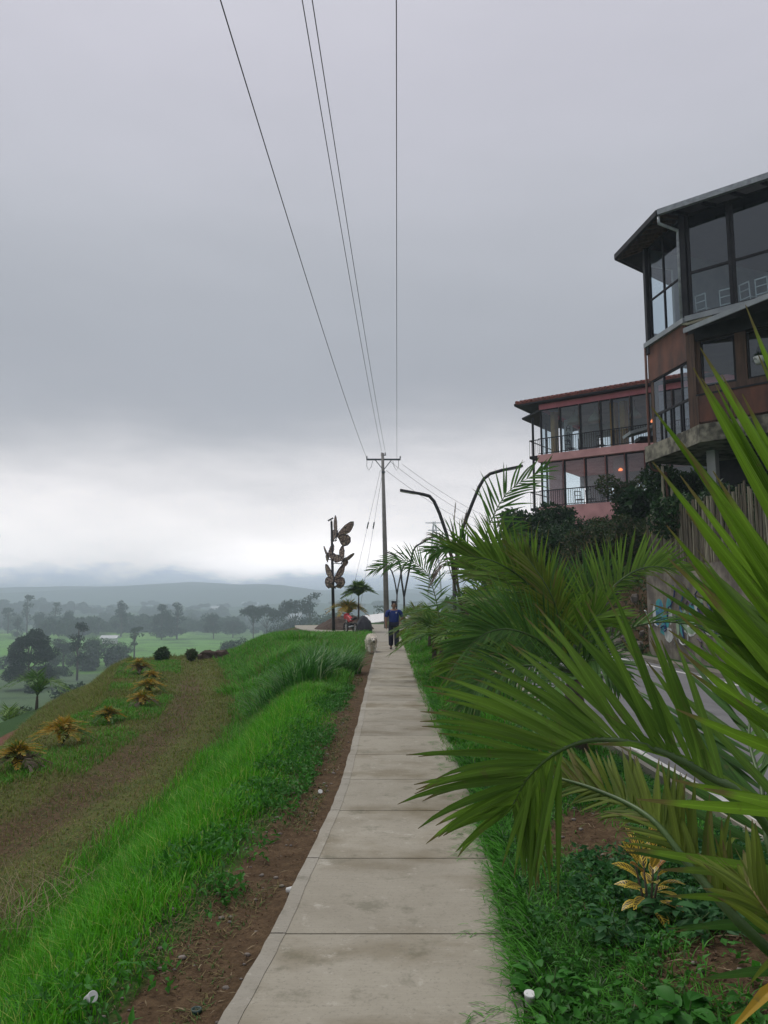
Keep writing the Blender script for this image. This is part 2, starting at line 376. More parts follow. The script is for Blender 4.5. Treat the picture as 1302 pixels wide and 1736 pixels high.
# far land: fields and darker rough ground
vo = g.n('ShaderNodeTexVoronoi'); vo.inputs['Scale'].default_value = .0085; wob = g.n('ShaderNodeVectorMath', operation='ADD')
wn = g.noise(co, .01, 3, .5, 'Color'); ws = g.n('ShaderNodeVectorMath', operation='SCALE'); g.l.new(wn, ws.inputs[0]); ws.inputs['Scale'].default_value = 90
g.l.new(co, wob.inputs[0]); g.l.new(ws.outputs[0], wob.inputs[1]); g.l.new(wob.outputs[0], vo.inputs['Vector'])
sc_ = g.n('ShaderNodeSeparateColor'); g.l.new(vo.outputs['Color'], sc_.inputs[0])
fieldc = g.ramp(sc_.outputs[0], [(.0, (.08, .18, .035)), (.3, (.13, .27, .05)), (.5, (.07, .14, .04)), (.65, (.10, .21, .05)), (.8, (.07, .12, .05)), (1.0, (.15, .20, .08))], 'CONSTANT')
dm = g.n('ShaderNodeMapping'); g.l.new(co, dm.inputs[0]); dm.inputs['Location'].default_value = (1.35, -3.1, 0); dm.inputs['Scale'].default_value = (.0075, .0075, 0); dl = g.n('ShaderNodeVectorMath', operation='LENGTH'); g.l.new(dm.outputs[0], dl.inputs[0]); fieldc = g.mix(g.ramp(dl.outputs['Value'], [(.85, 1.0), (1.0, 0.0)]), fieldc, (.11, .26, .045, 1)); fn = g.noise(co, .06, 6, .7); fieldc = g.mix(g.ramp(fn, [(.5, 0.0), (.62, .75)]), fieldc, (.028, .06, .024, 1))
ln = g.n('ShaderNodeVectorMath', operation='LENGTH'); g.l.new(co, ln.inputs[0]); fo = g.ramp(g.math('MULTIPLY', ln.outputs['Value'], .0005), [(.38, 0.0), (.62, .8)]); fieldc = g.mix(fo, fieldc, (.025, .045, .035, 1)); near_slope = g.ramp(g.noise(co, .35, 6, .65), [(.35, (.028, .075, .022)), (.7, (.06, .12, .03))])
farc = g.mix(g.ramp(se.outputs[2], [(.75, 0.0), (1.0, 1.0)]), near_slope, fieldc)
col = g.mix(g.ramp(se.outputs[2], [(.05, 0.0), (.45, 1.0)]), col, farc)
hgt = g.math('ADD', g.math('MULTIPLY', n2, .6), g.math('MULTIPLY', n3, .4))
g.out(col, .95, hgt, .7, .05, spec=.15)
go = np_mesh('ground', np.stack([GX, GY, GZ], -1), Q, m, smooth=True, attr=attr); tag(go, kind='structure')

# ================================================================ CONCRETE PATH (slabs with tooled joints)
def concrete(name, c1, c2, stain=(.16, .13, .075), st=.5, sc=1.0):
    m = new_mat(name); g = G(m); co = g.coord('Position'); br = g.coord('Position', (2.5, 70, 10))
    base = g.ramp(g.noise(co, 1.6*sc, 8, .65), [(.3, c1), (.7, c2)])
    b2 = g.noise(br, 1.6, 5, .6); col = g.mix(g.ramp(b2, [(.35, .0), (.75, .35)]), base, c4(tuple(v*.62 for v in c1)))
    s = g.ramp(g.noise(g.coord('Position', (.7, 1.1, 1)), 1.15, 5, .6), [(.5, 0.0), (.7, st)]); col = g.mix(s, col, c4(stain))
    ms = g.ramp(g.noise(co, 3.7, 7, .72), [(.56, 0.0), (.66, .45)]); col = g.mix(ms, col, (.10, .10, .06, 1)); ck = g.ramp(g.noise(co, 9, 6, .75), [(.3, .5), (.42, 0.0)]); col = g.mix(ck, col, (.52, .49, .42, 1)); sp = g.ramp(g.noise(co, 55, 4, .8), [(.55, 0.0), (.7, .6)]); col = g.mix(sp, col, c4(tuple(v*.4 for v in c1)))
    dk = g.ramp(g.island(), [(0., .82), (1., 1.0)]); col = g.mix(1.0, col, dk, 'MULTIPLY'); g.out(col, .85, g.math('ADD', g.math('MULTIPLY', b2, .7), g.noise(co, 40, 4)), .35, .006, spec=.3); return m
m_con = concrete('path_concrete', (.385, .355, .285), (.295, .268, .208), stain=(.15, .12, .065), st=.9)
m_edge = concrete('edge_concrete', (.39, .365, .305), (.31, .285, .23), st=.4)
def jd(py): return PZ(651, py, .03).y
joints = [.6, 1.65, 2.78, jd(1583), jd(1455), jd(1374), jd(1321), jd(1279), jd(1247)]
while joints[-1] < 60: joints.append(joints[-1] + 1.14)
joints = [-6.0, -4.85, -3.7, -2.55, -1.4, -.3] + joints
p = MB(); e = MB()
for a, b in zip(joints[:-1], joints[1:]):
    ga = .006; ys = np.linspace(a + ga, b - ga, 5); skew = .006
    top = []; n = len(ys)
    L = [Vector((path_left(y) + .064, y, .03)) for y in ys]; Rr = [Vector((path_right(y), y, .03 + random.uniform(-.001, .001))) for y in ys]
    vs = L + Rr; vs += [v - Vector((0, 0, .12)) for v in vs]
    fs = []
    for i in range(n-1): fs.append((i, n+i, n+i+1, i+1))
    o = 2*n
    for i in range(n-1): fs += [(i, i+1, o+i+1, o+i), (n+i+1, n+i, o+n+i, o+n+i+1)]
    fs += [(0, o, o+n, n), (n-1, 2*n-1, o+2*n-1, o+n-1)]
    p.add(vs, fs)
tag(p.build('path', m_con, smooth=False), kind='structure')
for a, b in zip(joints[:-1], joints[1:]):
    if b > 44: break
    ys = np.linspace(a + .005, b - .005, 12); L, Rr = [], []
    for y in ys:
        wv = fbm(np.array([y*2.1]), np.array([0.]), 77)[0] - .5 + .5*(fbm(np.array([y*9.]), np.array([3.]), 78)[0] - .5)
        L.append(Vector((path_left(y) + wv*.03, y, .0335))); Rr.append(Vector((path_left(y) + .074 + wv*.02, y, .0335)))
    n = len(ys); vs = L + Rr + [v - Vector((.02, 0, .13)) for v in L] + [v - Vector((0, 0, .01)) for v in Rr]
    e.add(vs, [(i, n+i, n+i+1, i+1) for i in range(n-1)] + [(i, i+1, 2*n+i+1, 2*n+i) for i in range(n-1)] + [(n+i+1, n+i, 3*n+i, 3*n+i+1) for i in range(n-1)])
tag(e.build('path_edging', m_edge), kind='structure')
# dark bed under the joints
u = MB(); ys = np.arange(-6, 62, 1.0); n = len(ys)
vs = [Vector((path_left(y)+.1, y, -.012)) for y in ys] + [Vector((path_right(y)-.01, y, -.012)) for y in ys]
u.add(vs, [(i, n+i, n+i+1, i+1) for i in range(n-1)]); tag(u.build('path_bedding', simple('joint_dirt', (.05, .035, .022), scale=20, rough=.95)), kind='structure')
# plaza at the far end: the paving swings left round a soil bed
pl = [PZ(a, b, .035) for a, b in ((500,1063),(512,1067),(548,1073),(585,1078),(616,1083),(640,1088))]
pl = pl + [Vector((path_right(43.6)+.4, pl[-1].y, .035)), Vector((1.6, 50, .035)), Vector((1.8, 62, .035)), Vector((-1.2, 63, .035)), Vector((-3.0, 61, .035)), PZ(500, 1060, .035)]
q = MB(); q.prism([v - Vector((0, 0, .14)) for v in pl][::-1], (0, 0, .14)); tag(q.build('plaza', m_edge), kind='structure')

# ================================================================ ROAD
m_as = new_mat('asphalt'); g = G(m_as); co = g.coord('Position')
c = g.ramp(g.noise(co, 1.2, 7, .6), [(.3, (.115, .115, .122)), (.7, (.165, .163, .168))]); c = g.mix(g.ramp(g.noise(co, 160, 2), [(.45, 0.), (.7, .5)]), c, (.28, .28, .28, 1)); c = g.mix(g.ramp(g.noise(g.coord('Position', (1, .25, 1)), 2.1, 6, .7), [(.52, 0.), (.66, .55)]), c, (.06, .06, .065, 1))
g.out(c, .75, g.noise(co, 140, 3), .5, .004, spec=.4)
def strip(name, x0, x1, z, y0, y1, mat, th=0, st=3.0, wob=0):
    q = MB(); ys = np.arange(y0, y1+.01, st); n = len(ys)
    a = [Vector((x0 + random.uniform(-wob, wob), y, z)) for y in ys]; b = [Vector((x1 + random.uniform(-wob, wob), y, z)) for y in ys]
    q.add(a + b, [(i, n+i, n+i+1, i+1) for i in range(n-1)])
    if th:
        c0 = [v - Vector((0, 0, th)) for v in a]; c1 = [v - Vector((0, 0, th)) for v in b]
        q.add(a + c0, [(i, i+1, n+i+1, n+i) for i in range(n-1)]); q.add(b + c1, [(i+1, i, n+i, n+i+1) for i in range(n-1)])
    return tag(q.build(name, mat), kind='structure')
strip('road', ROAD_L, ROAD_R, -.03, -50, 116, m_as)
m_line = simple('road_paint', (.62, .62, .60), (.38, .38, .37), scale=9, rough=.7, bump=.1, kind='Position', lo=.5, hi=.72)
strip('road_marking', ROAD_R - .42, ROAD_R - .30, -.026, -50, 116, m_line)
strip('road_marking', ROAD_L + .16, ROAD_L + .27, -.026, -50, 116, m_line)
strip('kerb', ROAD_L - .16, ROAD_L, .09, -50, 116, m_edge, .2, 1.1)
strip('kerb', ROAD_R, ROAD_R + .38, .07, -50, 116, concrete('gutter_concrete', (.24, .22, .18), (.16, .15, .12), st=.5), .2, 1.3, .02)
# ================================================================ BUILDINGS
glass = new_mat('window_glass'); g = G(glass)
fr = g.n('ShaderNodeFresnel'); fr.inputs[0].default_value = 1.55
tr = g.n('ShaderNodeBsdfTransparent'); tr.inputs[0].default_value = (.80, .87, .90, 1); gl = g.n('ShaderNodeBsdfGlossy'); gl.inputs['Roughness'].default_value = .03; gl.inputs[0].default_value = (.9, .95, 1, 1)
mx = g.n('ShaderNodeMixShader'); bf_ = g.n('ShaderNodeNewGeometry').outputs['Backfacing']; g.l.new(g.math('MULTIPLY', g.math('ADD', g.math('MULTIPLY', fr.outputs[0], 1.1), .06, True), g.math('SUBTRACT', 1.0, bf_)), mx.inputs[0]); g.l.new(tr.outputs[0], mx.inputs[1]); g.l.new(gl.outputs[0], mx.inputs[2])
oo = g.n('ShaderNodeOutputMaterial'); g.l.new(mx.outputs[0], oo.inputs[0])
glass2 = glass.copy(); glass2.name = 'house_glass'
for n_ in glass2.node_tree.nodes:
    if n_.type == 'MATH' and n_.operation == 'ADD': n_.inputs[1].default_value = .02
m_dark = simple('dark_steel', (.012, .013, .017), (.024, .023, .026), scale=3, rough=.6, spec=.25)
m_rust = simple('rusted_sheet', (.16, .062, .04), (.07, .036, .028), scale=1.6, rough=.8, stretch=(1.5, 1.5, .6), detail=8)
m_post = simple('weathered_timber', (.14, .080, .056), (.07, .044, .034), scale=3, rough=.8, stretch=(4, 4, .4), detail=7)
m_slab = simple('mouldy_concrete', (.27, .25, .19), (.06, .055, .042), scale=2.2, rough=.9, detail=8, lo=.4, hi=.6)
m_grey = simple('grey_flashing', (.30, .32, .34), (.22, .24, .26), scale=2, rough=.5)
m_galv = simple('galvanised_pipe', (.34, .36, .38), (.22, .23, .25), scale=6, rough=.45, metal=.3)
m_roofd = simple('dark_roof_sheet', (.022, .022, .028), (.05, .05, .055), scale=1.5, rough=.6)
m_soff_shade = simple('dark_soffit_and_shade', (.02, .02, .026), (.035, .032, .036), scale=4, rough=.8)
m_pink = simple('pink_plaster', (.74, .40, .39), (.58, .30, .29), scale=1.3, rough=.85, detail=8)
m_pinkb = simple('bright_pink_fascia', (.66, .20, .25), (.56, .17, .21), scale=2, rough=.7)
m_tile = simple('clay_roof_tiles', (.34, .11, .085), (.17, .065, .055), scale=3.5, rough=.8, detail=7)
m_floor = simple('interior_floor', (.12, .09, .07), (.08, .06, .05), scale=2, rough=.6)
m_ochre = simple('ochre_column', (.48, .27, .08), (.36, .20, .06), scale=2, rough=.8)
m_inner = simple('inner_wall_grey', (.42, .42, .42), (.30, .30, .31), scale=1.2, rough=.8)
m_white = simple('white_paint', (.72, .72, .70), (.6, .6, .58), scale=5, rough=.6, bump=.1)
m_cream = simple('woven_shade', (.55, .50, .40), (.42, .38, .30), scale=30, rough=.8)
m_warm = new_mat('lit_bulb'); g = G(m_warm); em = g.n('ShaderNodeEmission'); em.inputs[0].default_value = (1, .22, .07, 1); em.inputs[1].default_value = 2.5
oo = g.n('ShaderNodeOutputMaterial'); g.l.new(em.outputs[0], oo.inputs[0])
def wallp(mb, a, b, z0, z1, th, mat, off=0.0, inset=0.0):
    """upright panel between plan points a and b (2-D), thickness th centred off outward by off"""
    a = Vector((a[0], a[1])); b = Vector((b[0], b[1])); d = (b - a).normalized(); n = Vector((d.y, -d.x)); a = a + d*inset; b = b - d*inset
    P = [a + n*(off - th/2), b + n*(off - th/2), b + n*(off + th/2), a + n*(off + th/2)]
    mb.prism([(p.x, p.y, z0) for p in P][::-1], (0, 0, z1 - z0), mat)
def lerp2(a, b, t): return (a[0] + (b[0]-a[0])*t, a[1] + (b[1]-a[1])*t)
def plan(a, b, t, out=0.0):
    d = Vector((b[0]-a[0], b[1]-a[1])); L = d.length; d.normalize(); n = Vector((d.y, -d.x)); p = Vector(a[:2]) + d*t + n*out; return (p.x, p.y)

# ---- dark glazed cafe building: faces A-B (towards the valley) and B-E (towards the road)
Bp = PY(1167, 600, 26.0); Ap = PY(1101, 600, 28.6)
A = (Ap.x, Ap.y); B = (Bp.x, Bp.y); E = (B[0] + .739*13, B[1] - .674*13)
A2 = (A[0] + 9.0, A[1] + 3.2); E2 = (E[0] + 7.5, E[1] + 7.5)
zs0 = PY(1170, 759, 26).z; zwt = PY(1195, 574, 25.4).z; zwb = PY(1195, 652, 25.4).z; zs1 = PY(1170, 730, 26).z            # balcony slab
zm0 = PY(1167, 612, 26).z; zm1 = PY(1160, 543, 26).z            # band between storeys (bottom / top)
ztop = PY(1167, 385, 26).z + .35; zrail = PY(1167, 466, 26).z
print('cafe z', zs0, zs1, zm0, zm1, ztop, zrail, 'A', A, 'B', B)
cafe = empty('cafe_building', (B[0], B[1], 0), 'dark glazed two-storey cafe building with rusted sheet band, jutting out above the mouldy concrete slab', 'building')
def P_(mb, name, mat=None, par=None, **k):
    o = mb.build(name, mat, **k); par = par or cafe
    o.parent = par
    w = par
    off = Vector((0, 0, 0))
    while w is not None: off += w.location; w = w.parent
    o.location = o.location - off; return o
foot = [A, B, E, E2, A2]
s = MB(); s.prism([(x, y, zs0) for x, y in [plan(B, A, -.45, -.45), plan(E, B, 0, -.9), plan(E, B, 0, -.3), E2, A2, plan(A, B, -.35, .25)]][::1], (0, 0, zs1 - zs0))
# balcony slab outline: A corner, B corner, then projecting deck along the road face
deck = [plan(A, B, -.25, .22), plan(A, B, (Vector(B)-Vector(A)).length + .18, .22), plan(B, E, .5, .75), plan(B, E, 13, 1.0), E2, A2]
s = MB(); s.prism([(x, y, zs0) for x, y in deck], (0, 0, zs1 - zs0)); P_(s, 'balcony_slab', m_slab)
s = MB(); inn = [plan(A, B, .12, -.14), plan(A, B, (Vector(B)-Vector(A)).length - .14, -.14), plan(B, E, .14, -.14), plan(B, E, 12.8, -.2), E2, A2]
s.prism([(x, y, zwt + .08) for x, y in inn], (0, 0, zm1 - zwt - .15)); P_(s, 'upper_floor', m_floor)
s = MB(); s.prism([(x, y, ztop + .02) for x, y in inn], (0, 0, .12)); P_(s, 'ceiling', m_soff_shade)
# rust band and grey sill strip
s = MB(); wallp(s, A, B, zm0, zm1 - .12, .16, m_rust, 0); P_(s, 'rusted_band')
s = MB(); wallp(s, A, B, zm1 - .12, zm1 + .06, .3, m_grey, .05, -.06); wallp(s, B, E, zm1 - .10, zm1 + .09, .3, m_grey, .05, .0); P_(s, 'sill_strip')
s = MB(); wallp(s, B, E, zwt + .04, zm1 - .10, .2, m_soff_shade, -.02, .05); P_(s, 'beam_over_deck')  # timber band coloured near-black: deep shade under the awning painted in
# roof: eaves traced from their height
ze = ztop + .02
T1 = PZ(1044, 437, ze); T2 = PZ(1115, 362, ze); T3 = PZ(1302, 300, ze); T3 = T2 + (T3 - T2).normalized()*14
T0 = T1 + Vector((4.5, 3.6, 0)); rise = .34
ridge = [Vector((A2[0]-1.5, A2[1]-2.2, ze + 2.2)), Vector((E2[0]-2, E2[1]-2, ze + 2.2))]
rf = MB(); th = Vector((0, 0, .10))
P0 = [T1, T2, T3, ridge[1], ridge[0], T0]
rf.add([p for p in P0] + [p + th for p in P0], [(0,1,4),(1,2,3,4),(0,4,5),(6,10,7),(7,10,9,8),(6,11,10),(0,6,7,1),(1,7,8,2),(2,8,9,3),(3,9,10,4),(4,10,11,5),(5,11,6,0)])
roofo = P_(rf, 'roof', m_roofd)
gt = MB()
for a, b in ((T1, T2), (T2, T3)):
    d = (b - a).normalized(); gt.bar(a + Vector((0, 0, .03)) + d*.0, b + Vector((0, 0, .03)), .14, .20, m_dark if a is T1 else m_galv)
gt.bar(T1, T0, .12, .16, m_dark); P_(gt, 'gutter')
rt = MB()
for k in range(9):
    t = k/8.0; e0 = T1.lerp(T2, t); w0 = Vector(plan(A, B, t*2.4+.1, 0) + (ze + .05,)); rt.bar(e0 + (w0-e0)*.06 + Vector((0,0,-.06)), w0, .07, .12, m_post)
for k in range(14):
    t = .5 + k*.95; e0 = T2 + (T3-T2).normalized()*t; w0 = Vector(plan(B, E, t - .2, -.3) + (ze + .05,)); rt.bar(e0 + (w0-e0)*.06 + Vector((0,0,-.07)), w0, .07, .12, m_dark)
P_(rt, 'rafters')
# back and far walls of the upper storey, with openings through which the sky shows
bw = MB(); wallp(bw, A2, E2, zm1, zm1 + .9, .15, m_inner); wallp(bw, A2, E2, zrail + 1.0, ztop + .1, .15, m_inner)
for k in range(6): wallp(bw, lerp2(A2, E2, k/6), lerp2(A2, E2, k/6 + .14), zm1 + .9, zrail + 1.0, .15, m_inner)
wallp(bw, A, A2, zm1, zm1 + .5, .12, m_inner, -.06, .15); wallp(bw, A, A2, ztop - .55, ztop + .1, .12, m_inner, -.06, .15); wallp(bw, plan(A, A2, 1.3), plan(A, A2, 3.4), zm1 + .5, ztop - .55, .12, m_inner, -.06); wallp(bw, plan(A, A2, 4.1), plan(A, A2, 9.4), zm1 + .5, ztop - .55, .12, m_inner, -.06); wallp(bw, plan(A, A2, 3.4), plan(A, A2, 4.1), zrail + .2, ztop - .55, .12, m_inner, -.06); wallp(bw, E2, E, zm1, ztop, .12, m_inner, -.1)
P_(bw, 'back_wall')
LAB = (Vector(B)-Vector(A)).length
def window(par, a, b, z0, z1, frame_w, fmat, n_v, rails, name='window', inset=.02, off=0.0, gl_th=.012):
    """glazed frame between two plan points; pane is a sub-part"""
    w = MB(); L = (Vector(b)-Vector(a)).length
    wallp(w, a, b, z0, z0 + frame_w, .07, fmat, off, inset); wallp(w, a, b, z1 - frame_w, z1, .07, fmat, off, inset)
    for t in (frame_w/2 + inset, L - frame_w/2 - inset): wallp(w, plan(a, b, t - frame_w/2), plan(a, b, t + frame_w/2), z0 + frame_w, z1 - frame_w, .073, fmat, off)
    for t in n_v:
        wallp(w, plan(a, b, t - frame_w/2), plan(a, b, t + frame_w/2), z0 + frame_w, z1 - frame_w, .075, fmat, off)
    for z in rails: wallp(w, a, b, z - frame_w/2, z + frame_w/2, .064, fmat, off, inset+.01)
    fo = P_(w, name, None, par)
    pn = MB(); wallp(pn, a, b, z0 + .01, z1 - .01, gl_th, glass, off - .005, inset + .02)
    po = pn.build('pane', None); po.parent = fo
    return fo
def Lon(a, b, px):
    """distance along a-b at which the photo column px meets the wall line"""
    k = (px - 651)/FPX*1.0
    # zc ~ y*cosp + dz*sinp ; use mid height
    best, bt = 1e9, 0
    for i in range(400):
        t = i/400*14; p = plan(a, b, t); zc = p[1]*cp + (11 - CAMZ)*sp_
        e_ = abs(p[0]/zc - k)
        if e_ < best: best, bt = e_, t
    return bt
window(cafe, plan(A, B, .22), plan(A, B, LAB - .1), zm1 + .06, ztop, .06, m_dark, [Lon(A, B, 1131) - .22], [zrail])
u1 = Lon(B, E, 1247); 
window(cafe, plan(B, E, .12), plan(B, E, u1), zm1 + .09, ztop + .05, .09, m_dark, [u1 - .16], [zrail])
window(cafe, plan(B, E, u1), plan(B, E, u1*2), zm1 + .09, ztop + .05, .09, m_dark, [u1 - .05], [zrail])
window(cafe, plan(B, E, u1*2), plan(B, E, u1*3), zm1 + .09, ztop + .05, .09, m_dark, [u1 - .05], [zrail])
window(cafe, plan(B, E, u1*3), plan(B, E, 12.6), zm1 + .09, ztop + .05, .09, m_dark, [2, 4, 6], [zrail])
def corner_posts():
    c = MB()
    for p, w in ((plan(A, B, .08), .24),): c.prism([(p[0]-w/2, p[1]-w/2, zm1-.4), (p[0]+w/2, p[1]-w/2, zm1-.4), (p[0]+w/2, p[1]+w/2, zm1-.4), (p[0]-w/2, p[1]+w/2, zm1-.4)], (0, 0, ztop - zm1 + .5), m_dark)
    P_(c, 'corner_post')
    c = MB(); c.box((B[0]+.02, B[1], (zm1+ztop)/2 + .1), (.2, .2, ztop - zm1 + .15), R(40), m_dark); P_(c, 'corner_post')
    c = MB(); c.box((B[0]+.12, B[1]-.06, (zs1+zwt)/2 + .1), (.30, .30, zwt - zs1 + .4), R(40), m_post); P_(c, 'timber_post')
    c = MB(); c.box((A[0]+.1, A[1]-.12, (zs1+zm0)/2), (.2, .2, zm0 - zs1), R(10), m_post); P_(c, 'timber_post')
corner_posts()
# lower storey: open sliding window of the side face, big window and door of the deck face
zr2 = zs1 + 1.12
t1, t2, t3 = Lon(A, B, 1122), Lon(A, B, 1133), Lon(A, B, 1153)
w = MB(); wallp(w, plan(A, B, .22), plan(A, B, LAB-.1), zr2 - .04, zr2 + .04, .09, m_dark); wallp(w, plan(A, B, .22), plan(A, B, LAB-.1), zs1, zs1 + .05, .09, m_dark)
wallp(w, plan(A, B, .22), plan(A, B, LAB-.1), zm0 - .06, zm0 + .0, .09, m_dark)
for t in (Lon(A, B, 1116), t1+.04, t2, Lon(A, B, 1137), t3, Lon(A,B,1150)): wallp(w, plan(A, B, t-.025), plan(A, B, t+.025), zs1 + .05, zr2 - .04, .08, m_dark)
for t in (Lon(A, B, 1124), t3): wallp(w, plan(A, B, t-.03), plan(A, B, t+.03), zr2 + .04, zm0 - .06, .08, m_dark)
wo = P_(w, 'window')
pn = MB(); wallp(pn, plan(A, B, .24), plan(A, B, LAB-.12), zs1 + .06, zr2 - .05, .012, glass)
wallp(pn, plan(A, B, .24), plan(A, B, Lon(A, B, 1124)), zr2 + .05, zm0 - .07, .012, glass); wallp(pn, plan(A, B, t3), plan(A, B, LAB-.12), zr2 + .05, zm0 - .07, .012, glass)
po = pn.build('pane'); po.parent = wo
v1, v2 = Lon(B, E, 1184), Lon(B, E, 1243); v3, v4 = Lon(B, E, 1262), Lon(B, E, 1302) + .6
window(cafe, plan(B, E, v1, -.1), plan(B, E, v2, -.1), zwb, zwt, .06, m_dark, [], [])
window(cafe, plan(B, E, v3, -.1), plan(B, E, v4, -.1), zwb, zwt, .06, m_dark, [], [])
w = MB(); wallp(w, plan(B, E, v1-.25, -.1), plan(B, E, v1, -.1), zs1, zwt + .04, .14, m_post); wallp(w, plan(B, E, v2, -.1), plan(B, E, v3, -.1), zs1, zwt + .04, .14, m_post)
wallp(w, plan(B, E, v1, -.1), plan(B, E, v2, -.1), zs1, zwb, .13, m_post); wallp(w, plan(B, E, v3, -.1), plan(B, E, v4, -.1), zs1, zwb, .13, m_post); wallp(w, plan(B, E, v4, -.1), plan(B, E, 12.6, -.1), zs1, zwt + .04, .14, m_post)
P_(w, 'timber_wall')
w = MB(); wallp(w, A2, E2, zs1, zm0, .12, m_inner); wallp(w, A, A2, zs1, zs1 + .9, .1, m_inner, -.06, .15); P_(w, 'lower_back_wall')
# balcony rail: rust-brown sheet panels between posts
rl0, rl1 = plan(B, E, .42, .62), plan(B, E, 12.6, .86)
w = MB(); Lr = (Vector(rl1)-Vector(rl0)).length; k = 0
cuts = [0, 1.0, 1.12, 2.3, 2.42, 3.6, 3.72, 4.9, 5.0, 6.2, 6.3, 8, 8.1, 10, 10.1, Lr]
for a_, b_ in zip(cuts[0::2], cuts[1::2]): wallp(w, plan(rl0, rl1, a_), plan(rl0, rl1, b_), zs1 + .1, zs1 + 1.0, .03, m_rust)
wallp(w, rl0, rl1, zs1 + 1.0, zs1 + 1.06, .08, m_dark)
for c_ in cuts: wallp(w, plan(rl0, rl1, max(c_-.035, 0)), plan(rl0, rl1, max(c_-.035, 0)+.07), zs1, zs1 + 1.0, .075, m_post)
P_(w, 'balcony_rail')
# lean-to awning over the deck
za = PY(1160, 560, 25.3).z; a0 = PZ(1159, 562, za); a1 = PZ(1302, 503, za); a1 = a0 + (a1 - a0)*2.4
aw = MB(); back0 = Vector(plan(B, E, .1, -.02) + (zm1 - .25,)); back1 = Vector(plan(B, E, 9.5, -.02) + (zm1 - .1,))
aw.add([a0, a1, back1, back0, a0+Vector((0,0,.05)), a1+Vector((0,0,.05)), back1+Vector((0,0,.05)), back0+Vector((0,0,.05))], [(0,3,2,1),(4,5,6,7),(0,1,5,4),(1,2,6,5),(2,3,7,6),(3,0,4,7)], m_soff_shade)
aw.bar(a0 + Vector((0, 0, .02)), a1 + Vector((0, 0, .02)), .05, .17, m_grey); P_(aw, 'awning')
# pipes
q = MB(); c0 = T2 + Vector((.02, -.0, -.12)); b_ = Vector(plan(A, B, LAB - .08, .14) + (0,)); q.tube([c0, c0 + Vector((0, 0, -.25)), Vector((b_.x, b_.y, ztop - .45)), Vector((b_.x, b_.y, ztop - .7)), Vector((b_.x, b_.y, zm1 + .05))], .055, 10, m_galv); P_(q, 'downpipe', smooth=True)
q = MB(); q.tube([Vector((b_.x, b_.y, zm1 - .08)), Vector((b_.x + .15, b_.y-.12, zm1 - .16)), Vector(plan(B, E, .9, .1) + (zm1 - .12,))], .06, 10, m_cream); P_(q, 'waste_pipe', smooth=True)
q = MB(); l_ = Vector(plan(A, B, -.12, .1) + (0,)); q.tube([(l_.x, l_.y, zm1 - .1), (l_.x, l_.y, zs0 - .1), (l_.x + .1, l_.y, zs0 - .3), (l_.x + .55, l_.y - .1, zs0 - .42), (l_.x + .6, l_.y - .1, zs0 - 2.4)], .05, 8, m_rust); P_(q, 'brown_downpipe', smooth=True)
# undercroft columns
for i, (t, o_) in enumerate(((.3, -1.0), (2.6, -.3), (5.5, -.3), (9, -.3))):
    x, y = plan(B, E, t, o_); c = MB(); zg = Hs(x, y); c.box((x, y, (zg + zs0)/2 - .2), (.3, .3, zs0 - zg + .4), R(42), m_inner); P_(c, 'column')
uw = MB(); wallp(uw, plan(A, B, .2, -2.2), plan(B, E, 13, -3.2), 4.2, zs0, .2, m_soff_shade); P_(uw, 'undercroft_wall')
# gable bits seen left of the cafe: small ledge with sheet roof
lg = MB(); l0 = PY(1062, 738, 31); l1 = PY(1106, 722, 31); lg.bar(l0, l1 + Vector((.6, 0, .1)), 1.0, .12, m_grey); lg.bar(l0 + Vector((.5, .2, -.15)), l1 + Vector((.6, .2, -.5)), .7, .14, m_dark); P_(lg, 'side_ledge')

# ---- furniture inside the cafe (white metal chairs), hanging pot, camera
def chair(loc, rz, label, group=None, mat=None):
    t = empty('chair', loc, label, 'chair', group, rz); mat = mat or m_white
    s = MB(); s.box((0, 0, .45), (.42, .42, .035), 0, mat); s.build('seat', parent=t)
    b = MB()
    for x in (-.19, .19): b.bar((x, .2, .45), (x, .24, .98), .03, .03, mat)
    b.bar((-.2, .24, .96), (.2, .24, .96), .035, .04, mat); b.bar((-.2, .22, .72), (.2, .22, .72), .03, .03, mat); b.build('backrest', parent=t)
    for x, y in ((-.19, -.19), (.19, -.19), (-.19, .19), (.19, .19)): l = MB(); l.bar((x, y, .44), (x*1.08, y*1.08, 0), .03, .03, mat); l.build('leg', parent=t)
    return t
def in_cafe(px, depth):
    t = Lon(B, E, px); x, y = plan(B, E, t, -depth); return (x, y, zm1 - .07)
for px, dp_, rz, lb in ((1188, .5, 2.2, 'white metal chair behind the upper cafe window, nearest the corner post'), (1226, .6, 2.4, 'white metal chair just left of the mullion in the upper cafe window'), (1266, .5, 2.0, 'white metal chair just right of the mullion in the upper cafe window'), (1292, .45, 2.3, 'white metal chair at the right edge of the photo in the upper cafe window')):
    c_ = chair(in_cafe(px, dp_), rz, lb, 'chairs inside the cafe'); 
def potplant(loc, label, hang=1.0):
    t = empty('hanging_plant', loc, label, 'plant')
    p = MB(); p.lathe((0, 0, 0), [(.10, 0), (.15, .12), (.17, .24), (.15, .24), (.14, .2)], 16, m_white); p.build('pot', parent=t, smooth=True)
    c = MB()
    for k in range(3): a = k*2.1; c.tube([(.15*math.cos(a), .15*math.sin(a), .23), (0, 0, .6)], .006, 5, m_dark)
    c.tube([(0, 0, .6), (0, 0, .6 + hang)], .006, 5, m_dark); c.build('hanger', parent=t)
    n = 60; D = rnd_dirs(n, .6); V, Q = leaves(np.zeros((n, 3)) + [0, 0, .22] + D*.04, D, rnd_dirs(n, 1.5), RNG.uniform(.12, .26, n), RNG.uniform(.04, .07, n)); np_mesh('foliage', V, Q, lm_dark, parent=t)
